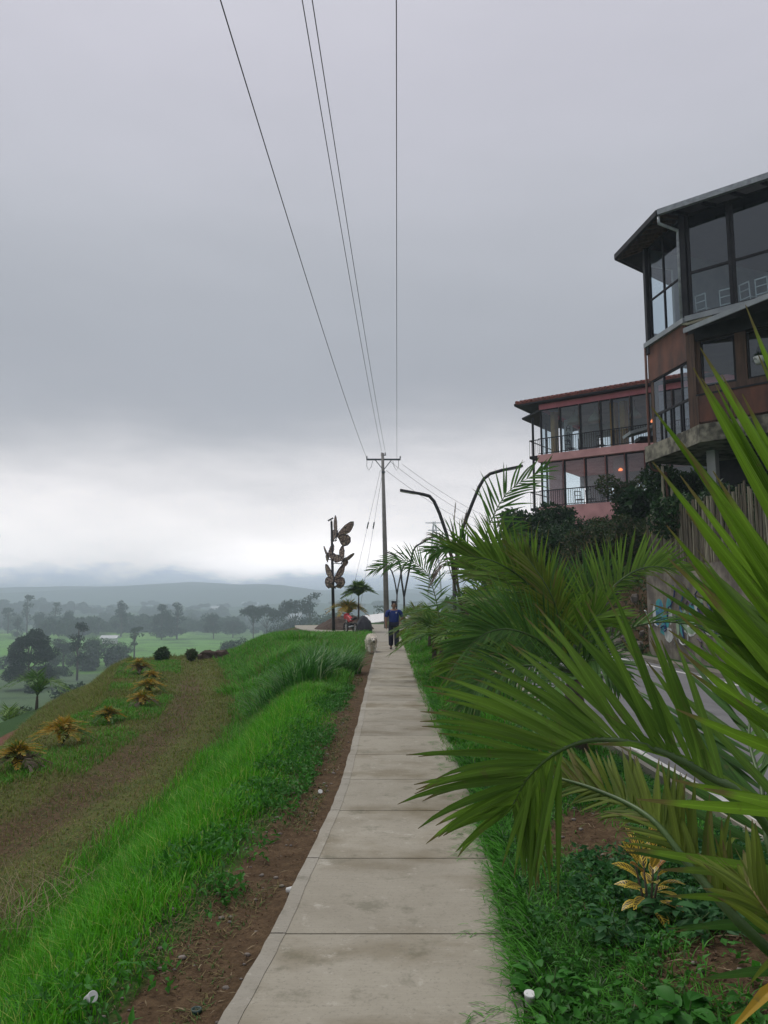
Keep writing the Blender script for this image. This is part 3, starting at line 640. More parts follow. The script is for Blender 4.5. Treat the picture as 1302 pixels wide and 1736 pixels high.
lm_dark = leafmat('dark_leaf', (.010, .026, .010), (.03, .07, .025))
hp = PY(1287, 612, 24.0); hp.z = hp.z - .1; potplant(hp, 'fern in a white pot hanging under the cafe awning', za - hp.z - .62)

# ---- pink house
Cp = PY(917, 780, 44.0); C = (Cp.x, Cp.y); dirp = Vector((.81, -.586)).normalized(); D_ = (C[0] + dirp.x*15, C[1] + dirp.y*15)
inw = Vector((-dirp.y, dirp.x)); 
if inw.y < 0: inw = -inw
def ppl(t, o=0.0): p = Vector(C) + dirp*t - inw*o; return (p.x, p.y)      # o>0 = outward (towards camera)
z1b, z1t = PY(917, 785, 44).z, PY(917, 773, 44).z; z0b, z0t = z1b - 3.05, z1t - 3.05; zrf = PY(917, 697, 44).z + .05
house = empty('pink_house', (C[0], C[1], 0), 'pink two-storey house with clay tile roof and long glazed balconies on the hillside', 'house')
def PH(mb, name, mat=None, **k): return P_(mb, name, mat, house, **k)
for za_, zb_ in ((z0b, z0t), (z1b, z1t)):
    s = MB(); s.prism([ppl(-.05, .35) + (za_,), ppl(15, .35) + (za_,), ppl(15, -7) + (za_,), ppl(-.05, -7) + (za_,)], (0, 0, zb_ - za_), m_pink); PH(s, 'floor_slab')
s = MB(); wallp(s, ppl(0), ppl(15), zrf, zrf + .36, .2, m_pinkb, 0); wallp(s, ppl(0), ppl(0, -7), zrf, zrf + .36, .2, m_pinkb, 0, .12); PH(s, 'fascia_beam')
s = MB(); s.prism([ppl(.15, -.15) + (zrf + .15,), ppl(15, -.15) + (zrf + .15,), ppl(15, -7) + (zrf + .15,), ppl(.15, -7) + (zrf + .15,)], (0, 0, .08), m_inner); PH(s, 'ceiling')
s = MB(); wallp(s, ppl(-.05, .3), ppl(15, .3), z0b - 2.5, z0b, .2, m_pink); PH(s, 'base_wall')
# tiled roof with rows of barrel tiles
e0 = PZ(873, 694, zrf + .22); 
el = ppl(-1.35, .5); er = ppl(15, .5); el2 = ppl(-1.35, -8); er2 = ppl(15, -8); mid = ppl(1.8, -3.5); mid2 = ppl(15, -3.5); zE = zrf + .38; zR = zrf + 1.5
rf = MB(); V4 = [Vector(el + (zE,)), Vector(er + (zE,)), Vector(mid2 + (zR,)), Vector(mid + (zR,)), Vector(el2 + (zE,)), Vector(er2 + (zE,))]
rf.add([v for v in V4] + [v + Vector((0, 0, .12)) for v in V4], [(0,3,2,1),(0,4,3),(3,4,5,2),(6,7,8,9),(6,9,10),(9,8,11,10),(0,1,7,6),(4,0,6,10),(5,4,10,11),(1,2,8,7),(2,5,11,8)], m_tile)
nrow = 58
for i in range(nrow):
    t = i/nrow*16.35 + .14; a = Vector(ppl(-1.35 + t, .58) + (zE + .15,)); f_ = min(1, (t)/3.2) ; b = Vector(ppl(-1.35 + t, .5 - 4.0*f_) + (zE + .15 + (zR - zE)*f_,)); rf.tube([a, b], .095, 6, m_tile)
PH(rf, 'tiled_roof')
s = MB(); s.prism([Vector(el + (zE-.02,)), Vector(er + (zE-.02,)), Vector(ppl(15, .1) + (zE-.02,)), Vector(ppl(-.0, .1) + (zE-.02,)), Vector(ppl(0, -7) + (zE-.02,)), Vector(el2 + (zE-.02,))], (0, 0, -.05), m_soff_shade); s.bar(Vector(el + (zE-.02,)), Vector(er + (zE-.02,)), .1, .09, m_dark); s.bar(Vector(el + (zE+.04,)), Vector(el2 + (zE+.04,)), .1, .13, m_dark); PH(s, 'eaves')
def Lp(px, z=11):
    best, bt = 1e9, 0
    for i in range(600):
        t = i/600*15; p = ppl(t); zc = p[1]*cp + (z - CAMZ)*sp_; e_ = abs(p[0]/zc - (px - 651)/FPX)
        if e_ < best: best, bt = e_, t
    return bt
def pwin(a, b, z0, z1, name='window'):
    w = MB(); q0, q1 = ppl(a), ppl(b)
    wallp(w, q0, ppl(a + .09), z0, z1, .1, m_dark); wallp(w, q0, q1, z0, z0 + .06, .07, m_dark, 0, .09); wallp(w, q0, q1, z1 - .06, z1, .07, m_dark, 0, .09)
    o = PH(w, name); pn = MB(); wallp(pn, q0, q1, z0 + .05, z1 - .05, .012, glass2, 0, .08); po = pn.build('pane'); po.parent = o
up = [917, 950, 984, 1018, 1038, 1071, 1100]; lo = [917, 957, 993, 1029, 1062, 1096]
ups = [Lp(x) for x in up]; ups += [ups[-1] + 1.3*(i+1) for i in range(5)]
los = [Lp(x, 8) for x in lo]; los += [los[-1] + 1.3*(i+1) for i in range(5)]
for a, b in zip(ups[:-1], ups[1:]): pwin(a, b, z1t, zrf)
for a, b in zip(los[:-1], los[1:]): pwin(a, b, z0t, z1b)
def rail(z, a, b, outw, nm='balcony_rail'):
    w = MB(); q0, q1 = ppl(a, outw), ppl(b, outw); L = b - a
    wallp(w, q0, q1, z + .92, z + .97, .05, m_dark); wallp(w, q0, q1, z + .06, z + .1, .04, m_dark)
    for i in range(int(L/.13)): x, y = ppl(a + .05 + i*.13, outw); w.box((x, y, z + .5), (.022, .022, .84), 0, m_dark)
    PH(w, nm)
rail(z1t, 0, 15, .28); rail(z0t, 0, 15, .28)
# side porch at the left end of the house
w = MB()
for o in (-.3, -2.2): 
    x, y = ppl(-.6, o); w.box((x, y, (z0t + zrf - .35)/2), (.12, .12, zrf - .35 - z0t), 0, m_dark)
pr = [ppl(-1.1, .1) + (zrf - .42,), ppl(.0, .1) + (zrf - .1,), ppl(0, -4) + (zrf - .1,), ppl(-1.1, -4) + (zrf - .42,)]
w.prism(pr, (0, 0, .1), m_roofd)
for z in (z1t, z0t):
    wallp(w, ppl(-.6, -.2), ppl(0, -.2), z - .15, z, .9, m_dark); wallp(w, ppl(-.6, .2), ppl(0, .2), z + .9, z + .95, .04, m_dark); wallp(w, ppl(-.6, -3), ppl(-.6, .2), z + .9, z + .95, .04, m_dark)
    for i in range(5): x, y = ppl(-.6 + i*.13, .2); w.box((x, y, z + .45), (.02, .02, .9), 0, m_dark)
PH(w, 'side_porch')
# inside: ochre columns, back wall with big openings, doors
w = MB()
for z0_, z1_, offs in ((z1t, zrf, 0), (z0t, z1b, .5)):
    wallp(w, ppl(0, -6), ppl(15, -6), z1_ - .75, z1_ + .1, .15, m_inner)
    wallp(w, ppl(0, -6), ppl(15, -6), z0_, z0_ + .25, .15, m_inner)
    for a, b in ((0, 1.3), (2.2, 2.9), (4.5, 5.4), (6.2, 8.2), (9, 10.5), (12, 15)): wallp(w, ppl(a + offs, -6), ppl(min(b + offs, 15), -6), z0_ + .25, z1_ - .75, .15, m_inner)
PH(w, 'back_wall')
for px in (928, 1048, 1030):
    w = MB(); t = Lp(px); x, y = ppl(t, -1.1); w.box((x, y, (z1t + zrf)/2), (.32, .32, zrf - z1t + .1), .6, m_ochre); PH(w, 'inner_column')
for t in (.5, 4.35): w = MB(); x, y = ppl(t, -1.0); w.box((x, y, (z0t + z1b)/2), (.8, .3, z1b - z0t), -.63, m_pink); PH(w, 'inner_column')
def pendant(px, py, dep, label, lit=False, r=.42):
    t = Lp(px); x, y = ppl(t, -dep); Yd = y; z = PY(px, py, Yd).z
    o = empty('pendant_lamp', (x, y, z), label, 'lamp', 'pendant lamps inside the pink house')
    s = MB(); s.lathe((0, 0, 0), [(r, -.52*r), (r*.97, -.12*r), (r*.75, .28*r), (r*.3, .66*r), (.09*r, 1.2*r)], 18, m_cream if not lit else m_warm); s.build('shade', parent=o, smooth=True)
    c = MB(); c.tube([(0, 0, r*1.1), (0, 0, max(.6, zrf + .15 - z if z > z1t else z1b - z))], .012, 5, m_dark); c.build('cord', parent=o)
pendant(957, 712, 1.6, 'bell-shaped woven pendant lamp left of the other two in the pink house'); pendant(994, 709, 1.5, 'bell-shaped woven pendant lamp in the middle of the pink house balcony windows'); pendant(1063, 702, 1.5, 'bell-shaped woven pendant lamp right of the ochre column in the pink house', r=.36)
pendant(1087, 714, 2.0, 'small lit orange lamp in the upper storey of the pink house', True, .10); pendant(1041, 796, .9, 'small lit red-orange lamp in the lower storey of the pink house', True, .13)
for px, dp_, z, rz, lb in ((955, 1.0, z1t, .4, 'dark chair behind the second upper pane of the pink house'), (972, 1.4, z1t, 1.4, 'dark chair by the bright opening of the pink house, upper storey'), (1005, 1.2, z1t, 2.6, 'dark chair right of the middle pendant lamp in the pink house'), (968, 1.0, z0t, .2, 'dark chair at the left of the lower storey of the pink house'), (985, 1.2, z0t, 2.2, 'dark chair beside another at the lower rail of the pink house'), (1012, 1.1, z0t, 1.0, 'dark chair in the third lower pane of the pink house')):
    t = Lp(px); x, y = ppl(t, -dp_); chair((x, y, z), rz, lb, 'chairs inside the pink house', m_dark)
# vertical white banner behind the glass, its letters too small to read in full
t = Lp(942); x, y = ppl(t, -1.9); bn = MB(); bn.box((x, y, z1t + 1.45), (.5, .03, 1.9), -.4, m_white); bo = bn.build('banner'); tag(bo, 'tall white banner with dark vertical lettering inside the pink house', 'banner')
for i, ch in enumerate('JHRR'):
    cu = bpy.data.curves.new('letter', 'FONT'); cu.body = ch; cu.size = .42; cu.extrude = .006; cu.align_x = 'CENTER'; cu.align_y = 'CENTER'; cu.materials.append(m_dark)
    tmp = bpy.data.objects.new('tmp', cu); COL.objects.link(tmp); me_ = bpy.data.meshes.new_from_object(tmp.evaluated_get(bpy.context.evaluated_depsgraph_get())); bpy.data.objects.remove(tmp); me_.name = 'letter'
    lo_ = bpy.data.objects.new('letter', me_); COL.objects.link(lo_); lo_.parent = bo; lo_.location = (x - .01, y - .035, z1t + 2.2 - i*.38); lo_.rotation_euler = (R(90), 0, -.4)

# ================================================================ RETAINING WALL, FENCE, EMBANKMENT
m_wall = new_mat('block_wall'); g = G(m_wall); co = g.coord('Position')
mpn = g.n('ShaderNodeMapping'); mpn.inputs['Rotation'].default_value = (R(90), 0, R(90)); g.l.new(co, mpn.inputs[0])
bk = g.n('ShaderNodeTexBrick'); g.l.new(mpn.outputs[0], bk.inputs['Vector']); bk.inputs['Scale'].default_value = 1.0; bk.inputs['Brick Width'].default_value = .42; bk.inputs['Row Height'].default_value = .21; bk.inputs['Mortar Size'].default_value = .012
bk.inputs['Color1'].default_value = (.26, .20, .15, 1); bk.inputs['Color2'].default_value = (.19, .15, .12, 1); bk.inputs['Mortar'].default_value = (.11, .095, .08, 1)
cc = g.mix(g.ramp(g.noise(co, 1.1, 7, .65), [(.42, 0.0), (.62, .75)]), bk.outputs[0], (.30, .27, .21, 1)); cc = g.mix(g.ramp(g.noise(co, 2.3, 6, .7), [(.55, 0.0), (.7, .7)]), cc, (.07, .06, .045, 1))
g.out(cc, .9, g.noise(co, 14, 5), .4, .01, spec=.2)
wx = 8.6; wy1 = 25.3
rw = MB(); rw.prism([(wx, -6, -.15), (wx + .25, -6, -.15), (wx + .25, wy1, -.15), (wx, wy1, -.15)], (0, 0, 2.85), m_wall)
ro = tag(rw.build('retaining_wall'), 'brick retaining wall with blue graffiti beside the road', 'wall')
gm = []
for i, c in enumerate([(.03, .16, .30), (.03, .28, .30), (.02, .04, .16), (.25, .36, .22), (.52, .54, .52), (.08, .05, .10)]): gm.append(simple('spray_paint_%s' % 'abcdef'[i], c, tuple(v*.6 for v in c), scale=4, rough=.7, bump=.05, kind='Position'))
gr = MB(); rg = random.Random(5)
def patch(y0, y1, z0, z1, mi, lay):
    n = 11; pts = []
    for i in range(n):
        a = 2*math.pi*i/n; rr = rg.uniform(.75, 1.05); pts.append((wx - .004 - .003*lay, (y0+y1)/2 + (y1-y0)/2*rr*math.cos(a), (z0+z1)/2 + (z1-z0)/2*rr*math.sin(a)))
    gr.prism(pts, (-.002, 0, 0), gm[mi])
lay_ = 0
for (y0_, y1_, z0_, z1_, ms_) in ((23.1, 24.9, .5, 1.95, (1, 0, 1, 4)), (21.3, 23.2, .5, 1.6, (3, 4, 3, 1)), (19.6, 21.6, .8, 1.8, (4, 3, 5)), (17.5, 19.3, .6, 1.6, (1, 0, 4)), (15, 17, .5, 1.8, (0, 4, 1))):
    for k_ in range(11):
        cy_ = rg.uniform(y0_ + .2, y1_ - .2); cz_ = rg.uniform(z0_ + .15, z1_ - .15); w_ = rg.uniform(.12, .42); h_ = rg.uniform(.10, .38); patch(cy_ - w_, cy_ + w_, cz_ - h_, cz_ + h_, rg.choice(ms_), lay_*.05); lay_ += 1
def stroke(y, z, s, mi, lay):
    pts = []; a = rg.uniform(0, 6)
    for i in range(8): a += rg.uniform(-1.3, 1.6); y += math.cos(a)*s; z += math.sin(a)*s; z = min(max(z, .3), 2.2); pts.append((wx - .03 - .003*lay, y, z))
    gr.tube(pts, .022, 4, gm[mi])
for k in range(34): stroke(rg.uniform(15.5, 24.7), rg.uniform(.7, 1.7), rg.uniform(.12, .22), rg.choice([2, 2, 4, 0, 5, 2]), k % 3)
gro = gr.build('graffiti', parent=ro)
gro['label'] = 'blue, teal and white sprayed lettering'
m_bam = simple('dry_bamboo', (.13, .105, .065), (.06, .052, .035), scale=5, rough=.7, stretch=(3, 3, .4), detail=6); m_bam2 = simple('pale_bamboo', (.30, .27, .19), (.13, .12, .08), scale=5, rough=.7, stretch=(3, 3, .4))
bf = MB(); y = wy1 - .05
while y > 6:
    h = random.uniform(1.55, 1.95); r = random.uniform(.018, .04)
    bf.tube([(wx + .13 + random.uniform(-.03, .03), y, 2.62), (wx + .13 + random.uniform(-.05, .05), y + random.uniform(-.05, .05), 2.66 + h)], r, 5, random.choice([m_bam, m_bam, m_bam, m_bam2])); y -= random.uniform(.055, .10)
bo_ = bf.build('cane_panel'); fe = empty('bamboo_fence', (0, 0, 0), 'ragged fence of dry bamboo canes on top of the retaining wall', 'fence'); bo_.parent = fe
rb = MB(); rb.tube([(wx + .18, wy1, 3.1), (wx + .18, 6, 3.1)], .03, 6, m_bam); rb.tube([(wx + .18, wy1, 3.95), (wx + .18, 6, 3.95)], .03, 6, m_bam); rb.build('rail', parent=fe)
for px, pt, pb, lb in ((1116, 790, 862, 'thin pale post at the cafe wall corner'), (1132, 822, 862, 'short pale stake just right of the thin post above the bamboo fence')):
    a_ = PY(px, pt, 25.0); b__ = PY(px, pb, 25.0); q = MB(); q.tube([(b__.x+.15, 25.05, 2.75), (a_.x+.15, 25.05, a_.z)], .045, 8, m_bam2); tag(q.build('post'), lb, 'post')
# ================================================================ POLES, WIRES, LAMPS
m_pole = simple('pole_concrete', (.27, .255, .235), (.19, .18, .165), scale=2.5, rough=.85, detail=7); m_black = simple('black_paint', (.012, .012, .014), (.02, .02, .022), scale=8, rough=.4, bump=.05)
m_steel = simple('aged_steel', (.10, .12, .13), (.06, .07, .08), scale=5, rough=.55)
YP = 52.0; ptop = PY(648.5, 768, YP); pbot = PY(656, 1062, YP)
up_ = empty('utility_pole', (pbot.x, YP, 0), 'tall tapered concrete utility pole with steel crossarm beside the path', 'pole')
def U(mb, name, **k): o = mb.build(name, **k); o.parent = up_; o.location = -up_.location; return o
def pz(f): return pbot.lerp(ptop, f)
q = MB(); q.tube([(pbot.x, YP, -.4), pbot.lerp(ptop, .5), ptop], [.19, .15, .095], 12, m_pole); U(q, 'shaft', smooth=True)
ca, cb = PY(621, 779, YP), PY(679, 779, YP); zc_ = (ca.z + cb.z)/2; ca.z = zc_; cb.z = zc_
q = MB(); q.bar(ca, cb, .09, .11, m_steel); cx = (ca.x+cb.x)/2
q.bar((cx, YP-.05, zc_ - .75), (cx - .55, YP-.05, zc_ - .05), .05, .05, m_steel); q.bar((cx, YP-.05, zc_ - .75), (cx + .55, YP-.05, zc_ - .05), .05, .05, m_steel); U(q, 'crossarm')
for (x, dz) in ((ca.x + .04, 0), (cb.x - .02, 0), (cx - .12, .42), (cx + .12, .42)):
    q = MB(); q.lathe((x, YP, zc_ + .05 + dz*.6), [(.02, 0), (.05, .03), (.03, .06), (.055, .09), (.03, .12), (.045, .16), (.01, .2)], 10, m_steel); U(q, 'insulator', smooth=True)
q = MB(); q.bar((cx - .18, YP, zc_ + .3), (cx + .18, YP, zc_ + .3), .05, .06, m_steel); q.box((cx, YP - .12, zc_ - .9), (.25, .1, .12), 0, m_steel); U(q, 'top_bracket')
for x in (ca.x + .05, cb.x - .15):
    s = 1 if x < cx else -1
    q = MB(); q.tube([(x, YP, zc_), (x - .02*s, YP - .1, zc_ - .5), (x + .12*s, YP - .2, zc_ - .8), (x + .30*s, YP - .1, zc_ - .5), (x + .38*s, YP, zc_ - .1)], .016, 5, m_steel); U(q, 'jumper_wire')
m_wire = simple('dark_cable', (.03, .032, .037), (.05, .05, .055), scale=3, rough=.6, bump=0)
def wire(a, b, sag, name, label, r=.011, n=26, group=None):
    a, b = Vector(a), Vector(b); pts = []
    for i in range(n+1): t = i/n; p = a.lerp(b, t); p.z -= 4*sag*t*(1-t); pts.append(p)
    q = MB(); q.tube(pts, r, 5, m_wire); return tag(q.build(name, smooth=True), label, 'cable', group)
YB = -24.0
for (px0, x0, py0, lb) in ((373, ca.x + .04, 778, 'leftmost overhead cable, sweeping from the crossarm to the upper left of the sky'), (512, cx - .12, 765, 'overhead cable second from the left, close beside its twin'), (529, cx + .12, 765, 'overhead cable third from the left, close beside its twin'), (672, cb.x - .25, 779, 'rightmost overhead cable, hanging almost straight above the path')):
    zp = PY(651, py0, YP).z; near = PZ(px0, 0, zp - 1.15)
    sl = (near.x - x0)/(YP - near.y); xb = x0 + sl*(YP - YB); t = (YP - near.y)/(YP - YB)
    sag = 1.15/(4*t*(1-t)); wire((x0, YP, zp + .02), (xb, YB, zp + .02), sag, 'overhead_cable', lb, r=.009 if px0 != 373 else .0105, n=44)
# pole behind the camera that carries the other end
q = MB(); q.tube([(-2.0, YB, -.4), (-2.0, YB, 13.2)], [.19, .1], 10, m_pole); bp = empty('utility_pole', (0, 0, 0), 'concrete utility pole behind the viewer carrying the near ends of the cables', 'pole'); q.build('shaft', parent=bp, smooth=True); q = MB(); q.bar((-3.3, YB, zc_), (-.5, YB, zc_), .09, .11, m_steel); q.build('crossarm', parent=bp)
# cables running off to the right, behind the palms
far_pole = (24.0, 78.0)
for (sx, sy, ex, ey, lb) in ((682, 787, 905, 900, 'thin cable running down right from the crossarm end'), (662, 783, 900, 915, 'thin cable running down right, middle of three'), (655, 798, 880, 915, 'lowest thin cable running down right from the pole')):
    a_ = PY(sx, sy, YP); b_ = PY(ex, ey, 82.0); wire(a_, b_, .9, 'service_cable', lb, .012)
for (tx, bx, by, lb) in ((645, 600, 985, 'left guy wire slanting down from the utility pole'), (649, 612, 985, 'right guy wire slanting down from the utility pole')):
    a_ = PY(tx, 797, YP); g_ = PZ(bx - (8 if tx == 645 else 3), 1040, -0.35); g_ = PY(bx - (12 if tx == 645 else 4), 1045, 60.0)
    o = wire(a_, g_, 0.02, 'guy_wire', lb, .010, 8)
    d = (g_ - a_); q = MB(); q.tube([a_ + d*.33, a_ + d*.37], .05, 6, m_steel); io = q.build('insulator', parent=o, smooth=True)
# V-shaped double street lamps
def vlamp(Y, pts_l, pts_r, base, label, grp='double-armed street lamps along the road', r=.07):
    bz = Vector((base[0], Y, -.02)); t = empty('street_lamp', bz, label, 'street lamp', grp)
    J = PY(*base[1], Y) if isinstance(base[1], tuple) else None
    q = MB(); q.tube([bz, J], [r*1.25, r*1.05], 10, m_black); q.lathe((bz.x, bz.y, bz.z), [(.2, 0), (.2, .05), (r*1.6, .07), (r*1.4, .3)], 12, m_black); o = q.build('pole', parent=t, smooth=True); o.location = -bz
    for pts in (pts_l, pts_r):
        W3 = [J] + [PY(a, b, Y) for a, b in pts]; q = MB()
        # round the bend
        W4 = W3[:-3] + [W3[-3].lerp(W3[-4], .0)] + [W3[-3]*.25 + W3[-3]*.0 + W3[-3]*.0 + W3[-3]*.75*1.0] + W3[-2:-1] if False else W3[:-1]
        q.tube(W4, [r*.95]*len(W4), 8, m_black); o = q.build('arm', parent=t, smooth=True); o.location = -bz
        h = MB(); a_, b_ = W3[-2], W3[-1]; h.bar(a_ - (b_-a_)*.05, b_, .24, .09, m_black); o = h.build('lamp_head', parent=t, bevel=.02); o.location = -bz
        lens = MB(); lens.bar(a_.lerp(b_, .25) + Vector((0, 0, -.055)), a_.lerp(b_, .95) + Vector((0, 0, -.055)), .16, .015, m_white); lo2 = lens.build('lens'); lo2.parent = o
vlamp(30.0, [(768,956),(757,905),(745,870),(736,850),(728,841),(717,838),(712,837),(678,831)], [(783,900),(800,855),(812,826),(820,812),(831,803),(845,799),(852,797),(886,790)], (PY(771, 1050, 30).x, (770,985)), 'nearest black double-armed street lamp, arms spreading above the palms')
vlamp(58.0, [(681,985),(679,960),(675,948),(668,941),(662,938),(651,935)], [(690,985),(697,950),(700,935),(705,926),(714,921),(718,919),(733,910)], (PY(686, 1040, 58).x, (685,1012)), 'second black double-armed street lamp, behind the first and right of the utility pole', r=.075)
vlamp(84.0, [(671,995),(668,980),(664,968),(660,963),(657,961),(650,959)], [(675,995),(679,975),(684,960),(690,953),(694,951),(703,947)], (PY(672, 1035, 84).x, (673,1008)), 'farthest black double-armed street lamp, low between the pole and the palms', r=.08)
# distant lattice tower
tw = MB(); Yt = 480.0; tb = PY(737, 1010, Yt); tt = PY(737, 884, Yt); H_ = tt.z - tb.z
m_lat = simple('lattice_steel', (.30, .31, .33), (.24, .25, .27), scale=1, rough=.6)
for sx in (-1, 1):
    for sy in (-1, 1):
        tw.bar(tb + Vector((sx*4.2, sy*4.2, 0)), tt + Vector((sx*.7, sy*.7, -2)), .34, .34, m_lat)
for i in range(11):
    f = i/11; f2 = (i+1)/11; w0 = 4.2*(1-f) + .7*f; w1 = 4.2*(1-f2) + .7*f2; z0 = tb.z + H_*f; z1 = tb.z + H_*f2
    for a, b in (((-1,-1),(1,-1)), ((1,-1),(1,1)), ((1,1),(-1,1)), ((-1,1),(-1,-1))):
        tw.bar((tb.x + a[0]*w0, Yt + a[1]*w0, z0), (tb.x + b[0]*w1, Yt + b[1]*w1, z1), .2, .2, m_lat); tw.bar((tb.x + b[0]*w0, Yt + b[1]*w0, z0), (tb.x + a[0]*w1, Yt + a[1]*w1, z1), .2, .2, m_lat)
lt = empty('transmission_tower', (0, 0, 0), 'pale lattice transmission tower far off behind the street lamps', 'tower'); tw.build('lattice', parent=lt)
for f, w in ((.98, 5.5), (.88, 4.0), (.78, 5.0), (.62, 4)): q = MB(); q.bar((tb.x - w, Yt, tb.z + H_*f), (tb.x + w, Yt, tb.z + H_*f), .4, .5, m_lat); q.build('crossarm', parent=lt)

# ================================================================ BUTTERFLY SCULPTURE
m_wing = new_mat('painted_wing'); g = G(m_wing); tcx = g.coord('Object')
vv = g.n('ShaderNodeTexVoronoi', feature='DISTANCE_TO_EDGE'); vv.inputs['Scale'].default_value = 6.5; g.l.new(tcx, vv.inputs['Vector'])
base = g.ramp(g.noise(tcx, 2.5, 4), [(.35, (.50, .39, .30)), (.6, (.32, .21, .18)), (.75, (.55, .47, .25))]); g.out(g.mix(g.ramp(vv.outputs['Distance'], [(.05, 1.0), (.12, 0.0)]), base, (.045, .028, .026, 1)), .6, spec=.3)
m_rim = simple('wing_rim', (.05, .035, .04), (.03, .022, .026), scale=5, rough=.5)
SCY = 47.0; sb = PY(566, 1050, SCY); stp = PY(562, 884, SCY)
sc = empty('butterfly_sculpture', (sb.x, SCY, 0), 'black pole carrying large brown and cream metal butterflies in the soil bed', 'sculpture')
q = MB(); q.tube([(sb.x, SCY, -.1), (stp.x, SCY, stp.z)], [.11, .07], 10, m_black); o = q.build('pole', parent=sc, smooth=True); o.location = -sc.location
q = MB(); a_, b_ = PY(556, 883, SCY), PY(565, 878, SCY); q.bar(a_, b_, .35, .05, m_black); q.bar((stp.x, SCY, stp.z), a_.lerp(b_, .5), .05, .05, m_black); o = q.build('solar_panel', parent=sc); o.location = -sc.location
UPW = [(0,.02),(.12,.3),(.35,.68),(.62,.95),(.82,1.0),(.86,.8),(.80,.5),(.7,.3),(.45,.1),(.1,-.02)]
LOW = [(0,.03),(.3,.08),(.62,.18),(.82,.05),(.88,-.2),(.75,-.45),(.5,-.58),(.32,-.45),(.15,-.2),(0,-.08)]
def butterfly(px, py, size, roll, fl, fr_, tilt, arm):
    """body at a photo point; fl/fr_ fold angles of the left and right wings"""
    c = PY(px, py, SCY - .25); b = empty('butterfly', c); b.parent = sc; b.location = c - sc.location
    M0 = Matrix.Rotation(roll, 3, 'Y') @ Matrix.Rotation(tilt, 3, 'X')
    for sgn, fold in ((-1, fl), (1, fr_)):
        w = MB()
        for shp in (UPW, LOW):
            cenx = sum(p[0] for p in shp)/len(shp); ceny = sum(p[1] for p in shp)/len(shp)
            def pt(x, y, k=1.0, dy=0): x = cenx + (x-cenx)*k; y = ceny + (y-ceny)*k; v = Vector((sgn*x*size, dy, y*size)); return M0 @ (Matrix.Rotation(sgn*fold, 3, 'Z') @ v)
            nrmv = M0 @ (Matrix.Rotation(sgn*fold, 3, 'Z') @ Vector((0, 1, 0)))
            w.prism([pt(*p) for p in shp], nrmv*.02, m_rim)
            w.prism([pt(p[0], p[1], .86) - nrmv*.006 for p in shp], nrmv*.032, m_wing)
        w.build('wing', parent=b)
    bd = MB(); bd.tube([M0 @ Vector((0, -.03, -.38*size)), M0 @ Vector((0, -.03, 0)), M0 @ Vector((0, -.03, .25*size))], [.03, .05, .04], 8, m_rim)
    for s2 in (-1, 1): bd.tube([M0 @ Vector((0, -.03, .25*size)), M0 @ Vector((s2*.12*size, -.05, .45*size))], .01, 5, m_rim)
    bd.build('body', parent=b, smooth=True)
    if arm: a2 = PY(arm[0], arm[1], SCY) ; am = MB(); am.bar(Vector((0, 0, -.3*size)), a2 - c, .05, .05, m_black); am.build('bracket', parent=b)
butterfly(571, 907, 1.06, R(12), R(62), R(-8), R(15), (564, 918)); butterfly(556, 942, .68, R(-12), R(70), R(35), R(0), (564, 950)); butterfly(582, 950, .72, R(35), R(10), R(60), R(5), (566, 955))
butterfly(566, 983, .96, R(0), R(45), R(38), R(5), None); butterfly(568, 995, .52, R(0), R(10), R(10), R(68), None)

# soil bed of the plaza, with motorcycle, tarp, palms
def mound(cx, cy, rx, ry, h, name, mat, label=None, cat=None, kind=None, seed=1, n=34, rot=0):
    rr = random.Random(seed); xs = np.linspace(-1, 1, n); X, Y = np.meshgrid(xs, xs); rad = np.hypot(X, Y); 
    Z = h*np.clip(1 - rad**2, 0, 1)**.8*(1 + .35*(fbm(X*4+seed, Y*4, seed) - .5)*2)
    ca_, sa_ = math.cos(rot), math.sin(rot); WX = cx + (X*rx)*ca_ - (Y*ry)*sa_; WY = cy + (X*rx)*sa_ + (Y*ry)*ca_
    WZ = Z + Hn(WX, WY)*0 - .04; idm = np.arange(n*n).reshape(n, n); Qm = np.stack([idm[:-1,:-1], idm[:-1,1:], idm[1:,1:], idm[1:,:-1]], -1).reshape(-1, 4)
    cen = rad.ravel()[Qm].min(1) < 1.0; o = np_mesh(name, np.stack([WX, WY, WZ], -1), Qm[cen], mat, smooth=False); return tag(o, label, cat, kind=kind)
m_soil = simple('dark_soil', (.045, .028, .020), (.085, .055, .038), scale=7, rough=.95, detail=8, bump=.8, bdist=.03, kind='Position')
mc = PZ(592, 1067, .03)
mound(mc.x - .35, mc.y + .9, 2.0, 2.6, .85, 'soil_mound', m_soil, kind='structure', seed=4)
m_tarp = simple('black_tarpaulin', (.012, .013, .02), (.03, .032, .045), scale=4, rough=.45, bump=.6, bdist=.05)
tp = PY(614, 1075, 44.6)
q = MB(); rr = random.Random(3); nn = 14; rings = []
for k, (f, h) in enumerate(((1, 0), (.93, .3), (.72, .72), (.42, 1.0), (.12, 1.12))):
    for j in range(nn): a = 2*math.pi*j/nn; rad_ = f*(1 + rr.uniform(-.12, .12)); q.v.append((tp.x + .08 + rad_*.52*math.cos(a), 44.6 + rad_*.5*math.sin(a), .02 + h*.85 + rr.uniform(-.03, .03)))
for k in range(4):
    for j in range(nn): q.f.append([k*nn+j, k*nn+(j+1) % nn, (k+1)*nn+(j+1) % nn, (k+1)*nn+j]); q.mi.append(0)
q.f.append([4*nn+j for j in range(nn)]); q.mi.append(0); q.m(m_tarp); tag(q.build('tarpaulin_heap'), 'black tarpaulin thrown over a heap beside the path, right of the parked motorcycle', 'tarpaulin')
